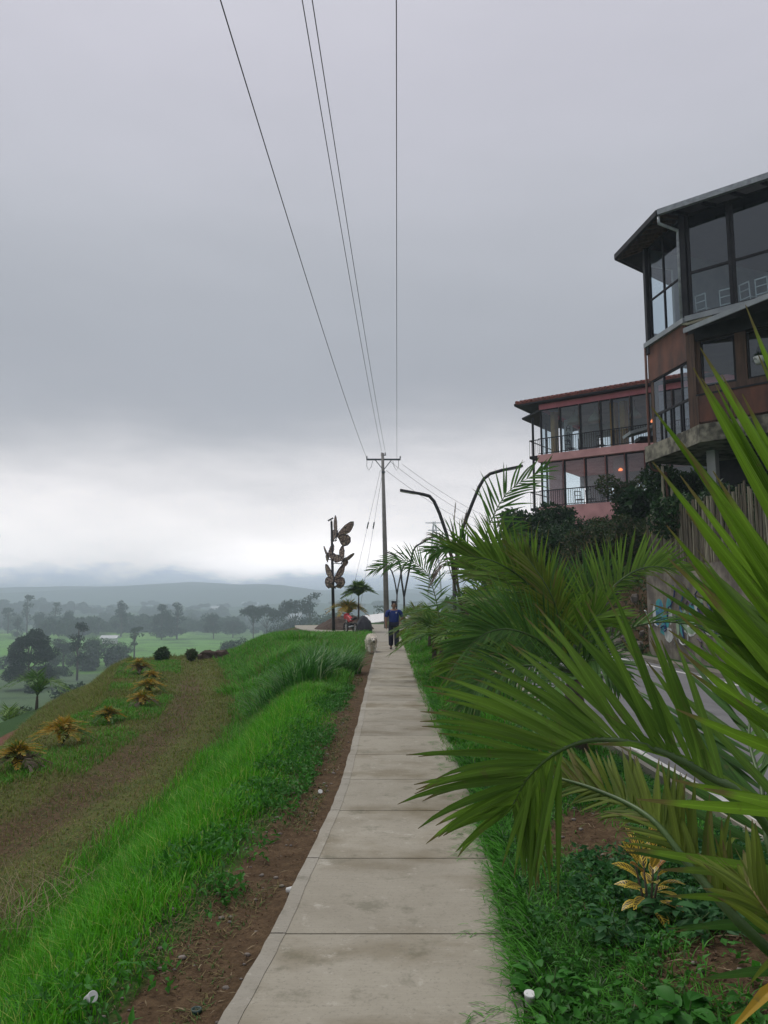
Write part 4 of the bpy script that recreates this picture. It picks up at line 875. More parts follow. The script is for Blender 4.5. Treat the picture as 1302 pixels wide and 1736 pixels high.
# parked motorcycle
m_rubber = simple('black_rubber', (.015, .015, .016), scale=20, rough=.8); m_redp = simple('red_fairing', (.55, .03, .045), (.45, .02, .03), scale=4, rough=.35, bump=.05); m_chr = simple('bright_metal', (.55, .56, .58), (.4, .41, .43), scale=8, rough=.3, metal=.7, bump=.05)
mb0 = Vector((PY(594, 1070, 43.6).x, 43.6, .03)); mo = empty('motorcycle', mb0, 'small parked motorcycle with red fairing leaning beside the soil bed', 'motorcycle', rz=R(118)); mo.scale = (.95,)*3
for x, nm in ((-.62, 'rear'), (.62, 'front')):
    w = MB(); pts = [(x + .28*math.cos(a), 0, .30 + .28*math.sin(a)) for a in [2*math.pi*i/20 for i in range(21)]]; w.tube(pts, .045, 8, m_rubber); wo_ = w.build('wheel', parent=mo, smooth=True)
    r_ = MB(); 
    for i in range(8): a = 2*math.pi*i/8; r_.bar((x, 0, .3), (x + .25*math.cos(a), 0, .3 + .25*math.sin(a)), .012, .012, m_chr)
    r_.build('rim', parent=wo_)
q = MB(); q.prism([(-.35,-.1,.75),(.05,-.12,.62),(.35,-.12,.78),(.42,-.1,1.0),(.2,-.09,1.02),(-.05,-.1,.9)], (0, .22, 0), m_redp); q.prism([(.38,-.16,.85),(.6,-.12,.78),(.62,-.1,1.05),(.45,-.12,1.15)], (0, .26, 0), m_redp); q.build('fairing', parent=mo, bevel=.02)
q = MB(); q.prism([(-.75,-.1,.82),(-.3,-.13,.74),(.0,-.12,.84),(-.3,-.12,.86),(-.78,-.09,.92)], (0, .22, 0), m_rubber); q.build('seat', parent=mo, bevel=.02)
q = MB(); q.box((-.02, 0, .42), (.42, .26, .3), 0, m_dark); q.tube([(-.1, .12, .35), (-.7, .16, .42)], .05, 8, m_chr); q.build('engine', parent=mo)
q = MB(); q.bar((.62, 0, .3), (.45, 0, 1.1), .05, .05, m_chr); q.tube([(.42, -.34, 1.12), (.46, 0, 1.08), (.42, .34, 1.12)], .018, 6, m_dark); q.build('handlebar', parent=mo)
# pale sheet roof below the far end of the plaza, soil heaps
q = MB(); a_, b_ = PY(614, 1060, 70), PY(652, 1054, 70); q.prism([a_, b_, b_ + Vector((.4, 5, .7)), a_ + Vector((-.2, 5, .7))], (0, 0, .08), m_white)
sh = empty('shed', (0, 0, 0), 'low shed with white sheet roof just below the far end of the path', 'shed'); q.build('roof', parent=sh)
q = MB(); q.prism([a_ + Vector((.2, .3, -.05)), b_ + Vector((-.2, .3, -.05)), b_ + Vector((0, 4.5, .0)), a_ + Vector((0, 4.5, .0))], (0, 0, -2.4), m_inner); q.build('wall', parent=sh)
# ================================================================ GRASS AND GROUND COVER
gm_bright = leafmat('grass_bright', (.035, .18, .006), (.13, .48, .016), alt=(.32, .42, .08), altp=.10, scale=1.5, rough=.55, transl=.35)
gm_mid = leafmat('grass_mid', (.03, .14, .008), (.12, .40, .020), alt=(.24, .20, .08), altp=.10, scale=1.5, rough=.6, transl=.3)
gm_dry = leafmat('grass_dry', (.13, .105, .045), (.28, .23, .10), alt=(.06, .13, .03), altp=.4, scale=2, rough=.8, transl=.2)
gm_olive = leafmat('grass_olive', (.085, .125, .020), (.22, .28, .045), alt=(.22, .17, .07), altp=.22, scale=2, rough=.7, transl=.25)
gm_deep = leafmat('grass_deep', (.03, .13, .012), (.11, .38, .035), alt=(.12, .17, .09), altp=.08, scale=2, rough=.5, transl=.3)
wm_weed = leafmat('weed_leaf', (.022, .10, .010), (.07, .27, .030), alt=(.07, .22, .045), altp=.15, scale=3, rough=.5, transl=.3)
m_straw = leafmat('straw', (.17, .13, .075), (.36, .29, .18), rough=.8, transl=.1)
m_litter = leafmat('leaf_litter', (.05, .028, .018), (.16, .10, .06), rough=.9, transl=.05)
def scatter(n, x0, x1, y0, y1, dens=None, ypow=1.0):
    """random points; ypow>1 crowds them towards the near end"""
    y = y0 + (y1 - y0)*RNG.random(n)**ypow; x = RNG.uniform(0, 1, n); X0 = x0(y) if callable(x0) else x0; X1 = x1(y) if callable(x1) else x1
    x = X0 + (X1 - X0)*x
    if dens is not None:
        k = RNG.random(n) < dens(x, y); x, y = x[k], y[k]
    return x, y
def grass_obj(name, x, y, h, w, mat, lean=(.2, .9), seg=3, dz=0.0, label=None):
    n = len(x); P = np.stack([x, y, Hn(x, y) - .01 + dz], 1)
    clump = .55 + .9*fbm(x*1.3, y*1.3, 12)
    H = h*clump*RNG.uniform(.55, 1.15, n) if not callable(h) else h(x, y)*clump*RNG.uniform(.55, 1.15, n)
    az = 6.28*fbm(x*2.2, y*2.2, 44)*1.6 + RNG.uniform(-3.0, 3.0, n)
    V, Q = blades(P, H, (w(y) if callable(w) else w)*RNG.uniform(.7, 1.3, n), RNG.uniform(lean[0], lean[1], n), az, seg)
    o = np_mesh(name, V, Q, mat); return tag(o, label, None, kind='stuff')
wd = lambda y: np.interp(y, [2, 5, 12, 30, 60], [.005, .0065, .011, .02, .035])
bfd = lambda y: bank_foot(y) - .1
# the bright bank
def bank_density(x, y):
    e = path_left(y) - np.interp(y, [2, 5, 9, 16, 30], [.42, .38, .32, .3, .28]); k = smooth(0, .35, e - x + .25*(fbm(x*3, y*3, 5) - .5))
    return k*smooth(-.45, .35, x - bank_foot(y) + .5*(fbm(x*1.2, y*1.2, 6) - .5))
x, y = scatter(105000, lambda y: bank_foot(y) - .4, lambda y: path_left(y) - .2, 1.3, 14, bank_density, 1.7)
def bank_h(x, y):
    d = smooth(.0, .8, path_left(y) - .35 - x); return np.interp(d, [0, 1], [.05, .25])*np.interp(y, [2, 20], [.85, 1.15])
grass_obj('grass', x, y, bank_h, wd, gm_bright, (.1, .85), label='bright green long grass on the bank left of the path')
x, y = scatter(60000, lambda y: bank_foot(y) - .3, lambda y: path_left(y) - .2, 14, 44, bank_density, 1.3)
grass_obj('grass', x, y, lambda x, y: .28 + 0*x, wd, gm_mid, (.3, 1.0), label='green grass farther along the bank')
# creeping weeds and dry tufts on the strip beside the soil
x, y = scatter(22000, lambda y: path_left(y) - np.interp(y, [2, 8, 20], [1.6, 1.1, .7]), lambda y: path_left(y) - np.interp(y, [2, 8, 20], [.32, .26, .2]), 1.9, 16, lambda x, y: smooth(.42, .62, fbm(x*2.2, y*2.2, 15)), 1.6)
n = len(x); P = np.stack([x, y, Hn(x, y) + .01 + RNG.uniform(0, .09, n)], 1); D = rnd_dirs(n, .15); V, Q = leaves(P, D, rnd_dirs(n, 2.5), RNG.uniform(.03, .075, n), RNG.uniform(.015, .03, n)); tag(np_mesh('creeping_weeds', V, Q, wm_weed), kind='stuff')
x, y = scatter(16000, lambda y: path_left(y) - np.interp(y, [2, 8, 20], [.9, .8, .7]), lambda y: path_left(y) - .12, 1.9, 22, lambda x, y: smooth(.40, .60, fbm(x*2.0, y*2.0, 16)), 1.7)
grass_obj('dry_grass', x, y, .06, wd, gm_dry, (.7, 1.3), 2, label='dry straw on the soil strip')
# track terrace: short olive grass
def terr(x, y):
    tx = bank_foot(y) - 1.3; return np.clip(1 - 1.0*np.exp(-((x - tx)/.75)**2), .34, 1)*smooth(-.4, .5, x - edge_x(y))*(.35 + fbm(x*1.1, y*1.1, 18))
x, y = scatter(85000, lambda y: edge_x(y) - .4, lambda y: bank_foot(y) + .2, 4.5, 24, terr, 1.4); grass_obj('grass', x, y, .10, wd, gm_olive, (.3, 1.1), 2, label='short olive grass around the dirt track')
x, y = scatter(45000, lambda y: edge_x(y) - .4, lambda y: bank_foot(y) + .2, 22, 43, terr, 1.0); grass_obj('grass', x, y, .13, wd, gm_olive, (.3, 1.0), 2, label='olive grass at the far end of the terrace')
x, y = scatter(30000, lambda y: edge_x(y) - .2, lambda y: bank_foot(y) - 1.9, 9, 36, lambda x, y: smooth(.48, .6, fbm(x*.45, y*.45, 19)), 1.0); grass_obj('grass', x, y, .16, wd, gm_mid, (.3, .9), 2, label='greener tufts among the yellow shrubs')
x, y = scatter(60000, lambda y: bank_foot(y) - 3.2, lambda y: bank_foot(y) + .1, 4.2, 22, None, 1.5); grass_obj('dry_grass', x, y, .05, wd, gm_dry, (.8, 1.6), 2, label='trampled dry grass on the track')
x, y = scatter(500, lambda y: bank_foot(y) - .5, lambda y: bank_foot(y) + .25, 4.6, 9, lambda x, y: smooth(.5, .6, fbm(x*1.6, y*1.6, 20)), 1.0); grass_obj('dry_stalks', x, y, .42, .006, m_straw, (.4, 1.2), 3, label='dead stalks at the foot of the bank')
# grass slope outside the terrace, tall rough growth
x, y = scatter(40000, lambda y: edge_x(y) - 3.0, lambda y: edge_x(y) + .1, 19, 40, None, 1.0); grass_obj('grass', x, y, .28, wd, gm_olive, (.3, .9), 2, label='rough grass on the outer slope')
# planting strip right of the path
def bed(x, y):
    s = np.exp(-(((x - 1.55)/.42)**2 + ((y - 3.3)/.62)**2)) + np.exp(-(((x - 1.35)/.34)**2 + ((y - 5.2)/.6)**2))
    return np.clip(1 - 1.25*s, .03, 1)*(.45 + .7*fbm(x*2, y*2, 23))
x, y = scatter(70000, lambda y: path_right(y) - .10, ROAD_L - .2, 1.4, 9, bed, 1.4); grass_obj('grass', x, y, .085, wd, gm_deep, (.3, 1.2), 3, label='low dark green grass right of the path')
x, y = scatter(45000, lambda y: path_right(y) - .12, ROAD_L - .2, 8, 46, None, 1.2); grass_obj('grass', x, y, .16, wd, gm_mid, (.3, 1.0), 2, label='grass strip between path and road, farther along')
x, y = scatter(2400, lambda y: path_right(y) - .22, lambda y: path_right(y) + .03, 2.0, 14, lambda x, y: smooth(.42, .6, fbm(x*2.5, y*2.5, 29)), 1.4)
P = np.stack([x, y, 0*x + .036], 1); n = len(x); V, Q = blades(P, RNG.uniform(.02, .035, n), np.full(n, .004), RNG.uniform(2.5, 4.5, n), RNG.uniform(2.2, 4.2, n), 2); tag(np_mesh('grass', V, Q, gm_deep), 'dark runners creeping over the path edge', kind='stuff')
# broadleaf weeds: clumps of real leaves on short stems
def weeds(n_cl, xs, ys, size, name, mat, per=14, up=.35, dens=None):
    x, y = scatter(n_cl, xs[0], xs[1], ys[0], ys[1], dens, 1.1); n = len(x); k = per
    cx = np.repeat(x, k) + RNG.normal(0, size*.45, n*k); cy = np.repeat(y, k) + RNG.normal(0, size*.45, n*k); cz = Hn(cx, cy) + RNG.uniform(.01, size*1.1, n*k)
    D = rnd_dirs(n*k, up); D[:, 2] = np.abs(D[:, 2])*.5; Nn = rnd_dirs(n*k, 2.2); L = RNG.uniform(.45, 1.1, n*k)*size*.9
    V, Q = leaves(np.stack([cx, cy, cz], 1), D, Nn, L, L*RNG.uniform(.4, .62, n*k)); return tag(np_mesh(name, V, Q, mat), kind='stuff')
weeds(420, (lambda y: path_right(y) + .12, 2.4), (1.95, 3.6), .062, 'weeds', wm_weed, 14, dens=bed)
weeds(420, (lambda y: path_right(y) + .05, 2.4), (3.4, 7.5), .055, 'weeds', leafmat('weed_dark', (.02, .08, .018), (.06, .20, .04), scale=3), 14, dens=bed)
weeds(90, (lambda y: path_right(y) + .2, 1.6), (1.95, 2.7), .095, 'weeds', leafmat('weed_light', (.03, .14, .015), (.06, .24, .03), scale=3), 9, .8)
weeds(300, (1.0, 2.45), (3.6, 4.8), .07, 'weeds', leafmat('weed_bluish', (.02, .08, .026), (.055, .17, .05), scale=3), 10)
weeds(260, (lambda y: path_left(y) - 2.2, lambda y: path_left(y) - .8), (2.2, 5.5), .05, 'weeds', wm_weed, 10)
# leaf litter, straw and pebbles on bare soil
def litter(n, xs, ys, s, name, mat, yp=1.4, flat=4, asp=.45):
    x, y = scatter(n, xs[0], xs[1], ys[0], ys[1], None, yp); n = len(x); L = RNG.uniform(.3, 1.2, n)*s
    D = rnd_dirs(n); D[:, 2] *= .2; V, Q = leaves(np.stack([x, y, Hn(x, y) + .008], 1), D, rnd_dirs(n, flat), L, L*asp); return tag(np_mesh(name, V, Q, mat), kind='stuff')
litter(7000, (lambda y: path_left(y) - 1.1, lambda y: path_left(y) - .03), (1.9, 14), .022, 'leaf_litter', m_litter)
litter(900, (lambda y: path_left(y) - 1.2, lambda y: path_left(y) - .03), (1.9, 12), .07, 'straw', m_straw, asp=.08)
litter(4200, (.95, 2.3), (2.4, 6.2), .028, 'leaf_litter', m_litter); litter(420, (.95, 2.3), (2.4, 6.2), .13, 'straw', m_straw, asp=.05)
litter(260, (lambda y: path_left(y) + .15, lambda y: path_right(y) - .05), (2, 14), .022, 'leaf_litter', m_litter)
pb = MB(); rs = random.Random(11); m_peb = simple('pebble', (.24, .21, .18), (.12, .10, .085), scale=30, rough=.85)
for i in range(420):
    if i % 3: yy = 1.9 + 12*rs.random()**1.6; xx = float(path_left(yy)) - rs.uniform(.04, .9)
    else: yy = rs.uniform(2.5, 6); xx = rs.uniform(1.0, 2.0)
    s_ = rs.uniform(.004, .016); pb.blob((xx, yy, Hs(xx, yy) + s_*.3), (s_*1.3, s_, s_*.7), m_peb, 6, 4, .2, i)
tag(pb.build('pebbles', smooth=True), kind='stuff')
# tall clump grass on the bank
def tallgrass(cx, cy, n, rad, h, w, label, mat, name='tall_grass'):
    a = RNG.uniform(0, 6.28, n); r = rad*np.sqrt(RNG.random(n)); x = cx + r*np.cos(a); y = cy + r*np.sin(a)
    V, Q = blades(np.stack([x, y, Hn(x, y) - .02], 1), h*RNG.uniform(.6, 1.15, n), w*RNG.uniform(.7, 1.3, n), RNG.uniform(.35, 1.15, n), a + RNG.uniform(-.7, .7, n), 5, 1.2)
    return tag(np_mesh(name, V, Q, mat), label, 'grass clump', 'tall grass clumps on the bank')
gm_tall = leafmat('tall_blade', (.025, .10, .018), (.08, .26, .04), alt=(.26, .36, .17), altp=.10, scale=1, rough=.45, transl=.3)
for (px, py, n, rad, h, lb) in ((515, 1186, 260, .55, .95, 'tall arching grass clump nearest the viewer, with pale bent blades'), (468, 1178, 200, .55, .8, 'tall grass clump at the left foot of the bank'), (560, 1165, 260, .55, .85, 'tall grass clump in the middle of the bank, right of the arching clump'), (585, 1165, 110, .35, .55, 'tall grass clump nearest the path edge')):
    p = PZ(px, py, -.35); tallgrass(p.x, p.y, int(n*1.3), rad*1.1, h*1.12, .026, lb, gm_tall)
for (px, py, n, rad, h, lb) in ((455, 1130, 500, 1.0, .75, 'dark green grass clump farther left on the bank'), (510, 1105, 500, 1.1, .7, 'dark grass clump below the curved paving'), (420, 1140, 300, .9, .5, 'low grass clump at the left end of the bank')):
    p = PZ(px, py, -.4); tallgrass(p.x, p.y, n, rad, h, .028, lb, gm_mid)

# ================================================================ PALMS
def palm_mat(name, dark, light, alt=None, altp=.1):
    m = new_mat(name); g = G(m); uvn = g.n('ShaderNodeTexCoord').outputs['UV']; s = g.n('ShaderNodeSeparateXYZ'); g.l.new(uvn, s.inputs[0])
    f = g.math('ADD', g.math('MULTIPLY', g.island(), .6), g.math('MULTIPLY', g.noise(g.coord('Position'), 2.5, 3), .5)); col = g.ramp(f, [(.2, dark), (.85, light)])
    if alt is not None: col = g.mix(g.ramp(g.island(), [(1-altp-.02, 0.0), (1-altp+.02, .8)]), col, c4(alt))
    rib = g.ramp(g.math('ABSOLUTE', g.math('SUBTRACT', s.outputs[0], .5)), [(.0, 1.35), (.07, 1.0), (.5, .86)]); col = g.mix(1.0, col, rib, 'MULTIPLY'); blot = g.ramp(g.noise(g.coord('Position'), 26, 5, .7), [(.58, 0.0), (.68, .5)]); col = g.mix(blot, col, (.15, .14, .05, 1))
    # browned tips are real colour on the leaflets
    tip = g.ramp(g.math('ADD', s.outputs[1], g.math('MULTIPLY', g.island(), .10)), [(.93, 0.0), (1.04, .85)]); col = g.mix(tip, col, (.16, .11, .05, 1))
    wv = g.math('SINE', g.math('MULTIPLY', s.outputs[0], 38.0)); 
    g.out(col, .5, wv, .25, .003, transl=.36, spec=.25); MATS[name] = m; return m
pm_green = palm_mat('palm_green', (.065, .145, .014), (.19, .34, .04), (.12, .16, .04), .06)
pm_deep = palm_mat('palm_deep', (.038, .105, .020), (.11, .25, .045), (.08, .13, .04), .05)
pm_bright = palm_mat('palm_bright', (.085, .18, .012), (.21, .38, .034))
pm_olive = palm_mat('palm_olive', (.085, .14, .016), (.22, .29, .035), (.20, .17, .06), .15)
pm_yel = palm_mat('palm_yellow', (.34, .21, .02), (.68, .42, .04), (.22, .27, .03), .35)
pm_dry = palm_mat('palm_dry', (.09, .06, .042), (.20, .15, .11))
m_rach = simple('palm_stalk', (.07, .13, .03), (.04, .08, .02), scale=6, rough=.5); m_rachy = simple('palm_stalk_yellow', (.30, .24, .07), (.2, .15, .05), scale=6, rough=.6)
m_trunk = simple('palm_trunk', (.10, .08, .055), (.05, .04, .03), scale=9, rough=.9, stretch=(1, 1, 5))
def bez(P, n):
    """smooth curve through the control points (Catmull-Rom)"""
    P = [np.array(p, float) for p in P]; P = [2*P[0]-P[1]] + P + [2*P[-1]-P[-2]]; out = []; m = len(P) - 3
    for i in range(n):
        t = i/(n-1)*m; k = min(int(t), m-1); f = t - k; a, b, c, d = P[k:k+4]
        out.append(.5*((2*b) + (-a+c)*f + (2*a-5*b+4*c-d)*f*f + (-a+3*b-3*c+d)*f**3))
    return np.array(out)
def frond(parent, ctrl, L, npair, wid, mat, rmat=None, up=(0, 0, 1), ang=(55, 25), lift=.25, droop=.5, sides=((1, 0, 1), (-1, 0, 1)), r0=.012, rnd=.1, seg=6, t0=.1, tw=0.0, name='frond', label=None, fold=.18):
    """feather leaf: rachis through ctrl; per side (sign, t-from, t-to[, length factor]); ang = leaflet angle from rachis at base and tip in degrees"""
    C = bez(ctrl, 40); up = np.array(up, float); Vs, Qs, UV, off = [], [], [], 0
    tt = np.linspace(0, 1, 40)
    T = nrm(np.gradient(C, axis=0)); rg = np.random.default_rng(int(abs(C[0, 0]*1000 + C[-1, 2]*777 + L*99)) % 99991)
    for side in sides:
        sg, ta, tb = side[:3]; lf = side[3] if len(side) > 3 else 1.0
        n = max(2, int(npair*(tb - max(ta, t0)))); ts = np.linspace(max(ta, t0), tb, n) + rg.normal(0, .25/npair, n); ts = np.clip(ts, 0, 1)
        c = np.stack([np.interp(ts, tt, C[:, i]) for i in range(3)], 1); T_ = nrm(np.stack([np.interp(ts, tt, T[:, i]) for i in range(3)], 1))
        S = nrm(np.cross(T_, up))*sg; Nn = nrm(np.cross(S, T_))*(sg); Nn = Nn*np.sign((Nn*up).sum(1, keepdims=True) + 1e-6)
        a = np.radians(np.interp(ts, [0, 1], ang) + rg.normal(0, 6*(1+rnd), n))[:, None]
        lf_ = lift + rg.normal(0, rnd, n)[:, None]
        d = nrm(T_*np.cos(a) + (S + Nn*lf_)*np.sin(a))
        prof = np.clip(np.sin(np.pi*np.clip(.12 + .80*ts, 0, 1))**.55, .25, 1); LL = (L*lf*prof*rg.uniform(.85, 1.1, n))[:, None]
        wv = nrm(T_ - (T_*d).sum(1, keepdims=True)*d); wv = nrm(wv + Nn*(tw*sg + rg.normal(0, .15, n)[:, None]))
        V = np.zeros((n, seg+1, 3, 3)); uv = np.zeros((n, seg+1, 3, 2)); p = c.copy(); dd = d.copy(); dr = (droop*rg.uniform(.5, 1.5, n) + (rg.random(n) < .06)*rg.uniform(.8, 2.2, n))[:, None]
        for i in range(seg+1):
            q = i/seg; w = wid*lf*(.35 + .65*min(1, q*5))*(1 - q**2.6)*.5 + .0008
            nn_ = nrm(np.cross(dd, wv)); V[:, i, 0] = p - wv*w + nn_*w*fold*2; V[:, i, 1] = p; V[:, i, 2] = p + wv*w + nn_*w*fold*2
            uv[:, i, :, 1] = q; uv[:, i, 0, 0] = 0; uv[:, i, 1, 0] = .5; uv[:, i, 2, 0] = 1
            p = p + dd*LL/seg; dd = nrm(dd + np.array([0, 0, -1.])*dr*(q + .15)*(1.0/seg)*1.6)
            wv = nrm(wv - (wv*dd).sum(1, keepdims=True)*dd)
        k = (seg+1)*3; qd = np.array([[3*i+j, 3*i+j+1, 3*i+j+4, 3*i+j+3] for i in range(seg) for j in (0, 1)])[None]
        Qx = (np.arange(n)[:, None, None]*k + qd).reshape(-1, 4) + off; Vs.append(V.reshape(-1, 3)); Qs.append(Qx); UV.append(uv.reshape(-1, 2)); off += n*k
    V = np.concatenate(Vs); Q = np.concatenate(Qs); UVv = np.concatenate(UV)
    # rachis tube as quads
    nr = 6; Rr = np.interp(tt, [0, 1], [r0, r0*.18]); ring = []
    ref = nrm(np.cross(T, up)); w2 = np.cross(T, ref)
    for j in range(nr): a = 2*np.pi*j/nr; ring.append(C + (ref*np.cos(a) + w2*np.sin(a))*Rr[:, None])
    RV = np.stack(ring, 1).reshape(-1, 3); RQ = np.array([[i*nr+j, i*nr+(j+1) % nr, (i+1)*nr+(j+1) % nr, (i+1)*nr+j] for i in range(39) for j in range(nr)]) + len(V)
    nl = len(Q); V = np.concatenate([V, RV]); Q = np.concatenate([Q, RQ]); UVv = np.concatenate([UVv, np.zeros((len(RV), 2))])
    loc = np.array(parent.location) if parent is not None else 0
    o = np_mesh(name, V - loc, Q, [mat, rmat or m_rach], mi=np.r_[np.zeros(nl, int), np.ones(len(RQ), int)], parent=parent, uv=UVv[Q.ravel()], smooth=True)
    if label: o['label'] = label
    return o
def px3(*pts): return [tuple(PY(a, b, Y)) for a, b, Y in pts]

# ---- foreground palm, its base just outside the frame on the right
fp = empty('palm', (1.42, 2.15, 0.1), 'large foreground palm reaching in from the right edge with broad glossy leaflets', 'palm')
bs = (1.42, 2.15, .35)
frond(fp, [bs] + px3((1302,1405,1.90),(1200,1315,1.92),(1100,1266,1.98),(1010,1254,2.05),(945,1275,2.1),(895,1318,2.15),(868,1368,2.2)), .54, 74, .027, pm_green, ang=(50, 36), lift=.1, droop=.42, up=(-.1, -.9, .15), sides=((1, .24, .86, .78), (1, .86, 1.0, .9), (-1, .70, 1.0, .75)), r0=.012, rnd=.14, tw=.3, name='frond')
frond(fp, [bs] + px3((1302,1610,1.92),(1180,1480,1.98),(1100,1385,2.1),(1000,1335,2.3),(900,1308,2.5)), .21, 90, .017, pm_olive, ang=(58, 22), lift=.1, droop=.25, up=(-.15, -.8, .3), sides=((1, .26, 1.0), (-1, .45, 1.0, .6)), r0=.016, rnd=.14)
frond(fp, [bs] + px3((1500,1470,1.6),(1475,1260,1.45),(1478,1030,1.4),(1520,840,1.42)), .64, 68, .028, pm_bright, ang=(44, 30), lift=.1, droop=-.04, up=(.1, -1, .1), sides=((-1, .30, 1.0, 1.0), (1, .2, 1.0, .6)), r0=.012, rnd=.08, seg=6)
frond(fp, [bs] + px3((1400,1480,2.0),(1420,1340,2.15),(1400,1180,2.25),(1360,1080,2.3)), .66, 44, .032, pm_green, ang=(60, 40), lift=.1, droop=.05, up=(.1, -1, .2), sides=((-1, .20, 1.0, 1.0), (1, .2, 1.0, .5)), r0=.012, rnd=.12)
frond(fp, [bs] + px3((1330,1500,2.2),(1290,1330,2.4),(1270,1240,2.6),(1290,1130,2.9)), .5, 30, .03, pm_deep, ang=(60, 30), lift=.2, droop=.3, up=(-.3, -.8, .3), r0=.012)
frond(fp, [bs, (1.9, 1.7, 1.0), (2.4, 1.3, 1.2), (2.9, 1.0, .9)], .5, 30, .03, pm_green); frond(fp, [bs, (1.7, 2.8, 1.1), (2.0, 3.4, 1.3), (2.3, 4.0, 1.1)], .5, 30, .03, pm_green)
frond(fp, [bs] + px3((1360,1640,1.7),(1310,1560,1.68),(1280,1515,1.7),(1262,1490,1.75)), .16, 20, .018, pm_olive, m_rachy, ang=(50, 20), lift=.3, droop=.3, up=(0, -1, .2), r0=.007)
q = MB(); q.tube([(1.42, 2.15, -.05), (1.42, 2.15, .2), (1.43, 2.14, .4)], [.09, .075, .05], 10, m_trunk); o = q.build('trunk', parent=fp, smooth=True); o.location = -fp.location
# long single yellowed blade at the lower right corner
a_, b_ = np.array(PY(1345, 1640, 1.55)), np.array(PY(1228, 1752, 1.5)); V, Q = leaves(a_[None], (b_ - a_)[None], np.array([[-.5, -.8, .6]]), np.array([np.linalg.norm(b_ - a_)]), np.array([.022])); o = np_mesh('yellow_leaflet', V - np.array(fp.location), Q, pm_yel, parent=fp)

# ---- middle palm
YM = 8.0; mbs = PY(972, 1140, YM); mp_ = empty('palm', (mbs.x, mbs.y, 0), 'wide green palm in the planting strip, its fronds fanning left over the path edge', 'palm')
c0 = tuple(mbs)
upc = (0, -.9, .35)
frond(mp_, [c0] + px3((935,1040,7.9),(890,985,7.8),(838,952,7.7),(790,942,7.6)), .62, 96, .026, pm_green, ang=(72, 14), lift=.2, droop=.10, up=upc, sides=((1, .12, 1), (-1, .25, 1, .45)), r0=.02, rnd=.08)
frond(mp_, [c0] + px3((1000,1060,8.1),(1040,995,8.2),(1095,962,8.3),(1165,968,8.4)), .60, 96, .026, pm_green, ang=(70, 22), lift=.1, droop=.05, up=upc, sides=((-1, .12, 1), (1, .4, 1, .4)), r0=.02, rnd=.08)
frond(mp_, [c0] + px3((920,1090,7.6),(870,1068,7.3),(828,1072,7.1),(795,1096,7.0)), .66, 84, .026, pm_deep, ang=(60, 15), lift=.2, droop=.25, up=upc, r0=.018)
frond(mp_, [c0] + px3((900,1125,7.3),(860,1110,7.0),(820,1116,6.8),(790,1140,6.7)), .48, 56, .026, pm_bright if False else pm_green, ang=(70, 25), lift=-.1, droop=.7, up=upc, sides=((-1, .2, 1), (1, .2, 1, .5)), r0=.016)
frond(mp_, [c0] + px3((930,1130,7.1),(880,1130,6.7),(820,1150,6.4),(800,1178,6.3)), .5, 54, .026, pm_deep, ang=(50, 18), lift=.1, droop=.4, up=upc, r0=.016)
frond(mp_, [c0] + px3((955,1060,8.3),(930,1005,8.5),(895,965,8.7),(855,945,8.9)), .55, 80, .026, pm_deep, ang=(56, 16), lift=.2, droop=.15, up=upc, r0=.018)
frond(mp_, [c0] + px3((950,1060,7.8),(935,1010,7.7),(905,960,7.7),(885,935,7.8)), .52, 60, .028, pm_olive, ang=(44, 12), lift=.2, droop=.1, up=upc, sides=((-1, .1, 1), (1, .1, 1, .6)), r0=.014)
frond(mp_, [c0] + px3((990,1070,7.8),(1005,1050,7.7),(1018,1042,7.7),(1030,1045,7.7)), .45, 34, .026, pm_green, ang=(50, 18), lift=.2, droop=.3, up=upc, r0=.014)
frond(mp_, [c0] + px3((965,1080,8.8),(965,1030,9.3),(975,990,9.8),(990,965,10.3)), .45, 40, .028, pm_deep, ang=(55, 20), up=upc, r0=.016)
frond(mp_, [c0, (c0[0]+.5, c0[1]-.3, c0[2]+.45), (c0[0]+1.0, c0[1]-.5, c0[2]+.5), (c0[0]+1.4, c0[1]-.6, c0[2]+.25)], .5, 44, .026, pm_deep, r0=.016)
frond(mp_, [c0] + px3((975,1150,7.2),(960,1150,6.6),(930,1175,6.2),(905,1215,6.0)), .45, 44, .024, pm_deep, ang=(60, 20), droop=.6, up=(0,-.3,1), r0=.015)
frond(mp_, [c0] + px3((940,1120,8.8),(890,1060,9.3),(850,1020,9.7),(800,1010,10.0)), .62, 50, .028, pm_green, ang=(55, 20), up=upc, r0=.016)
frond(mp_, [c0] + px3((945,1070,8.5),(905,1010,8.6),(860,975,8.7),(800,965,8.8)), .62, 84, .026, pm_green, ang=(66, 16), lift=.2, droop=.15, up=upc, r0=.016)
frond(mp_, [c0] + px3((930,1100,8.3),(875,1085,8.2),(820,1095,8.1),(770,1130,8.0)), .60, 80, .026, pm_green, ang=(62, 18), lift=.1, droop=.45, up=upc, r0=.016)
frond(mp_, [c0] + px3((975,1080,8.2),(985,1020,8.3),(1010,985,8.4),(1050,975,8.6)), .52, 80, .026, pm_deep, ang=(66, 20), lift=.1, droop=.15, up=upc, r0=.016)
frond(mp_, [c0] + px3((950,1100,8.6),(935,1060,8.9),(900,1030,9.1),(850,1030,9.3)), .60, 80, .026, pm_deep, ang=(66, 18), lift=.1, droop=.3, up=upc, r0=.016)
frond(mp_, [c0] + px3((985,1130,7.6),(1000,1120,7.4),(1025,1125,7.2),(1045,1150,7.1)), .42, 70, .024, pm_deep, ang=(62, 20), lift=.1, droop=.5, up=upc, r0=.014)
q = MB(); q.tube([(c0[0], c0[1], -.05), (c0[0], c0[1], .5), c0], [.13, .12, .06], 10, m_trunk); o = q.build('trunk', parent=mp_, smooth=True); o.location = -mp_.location
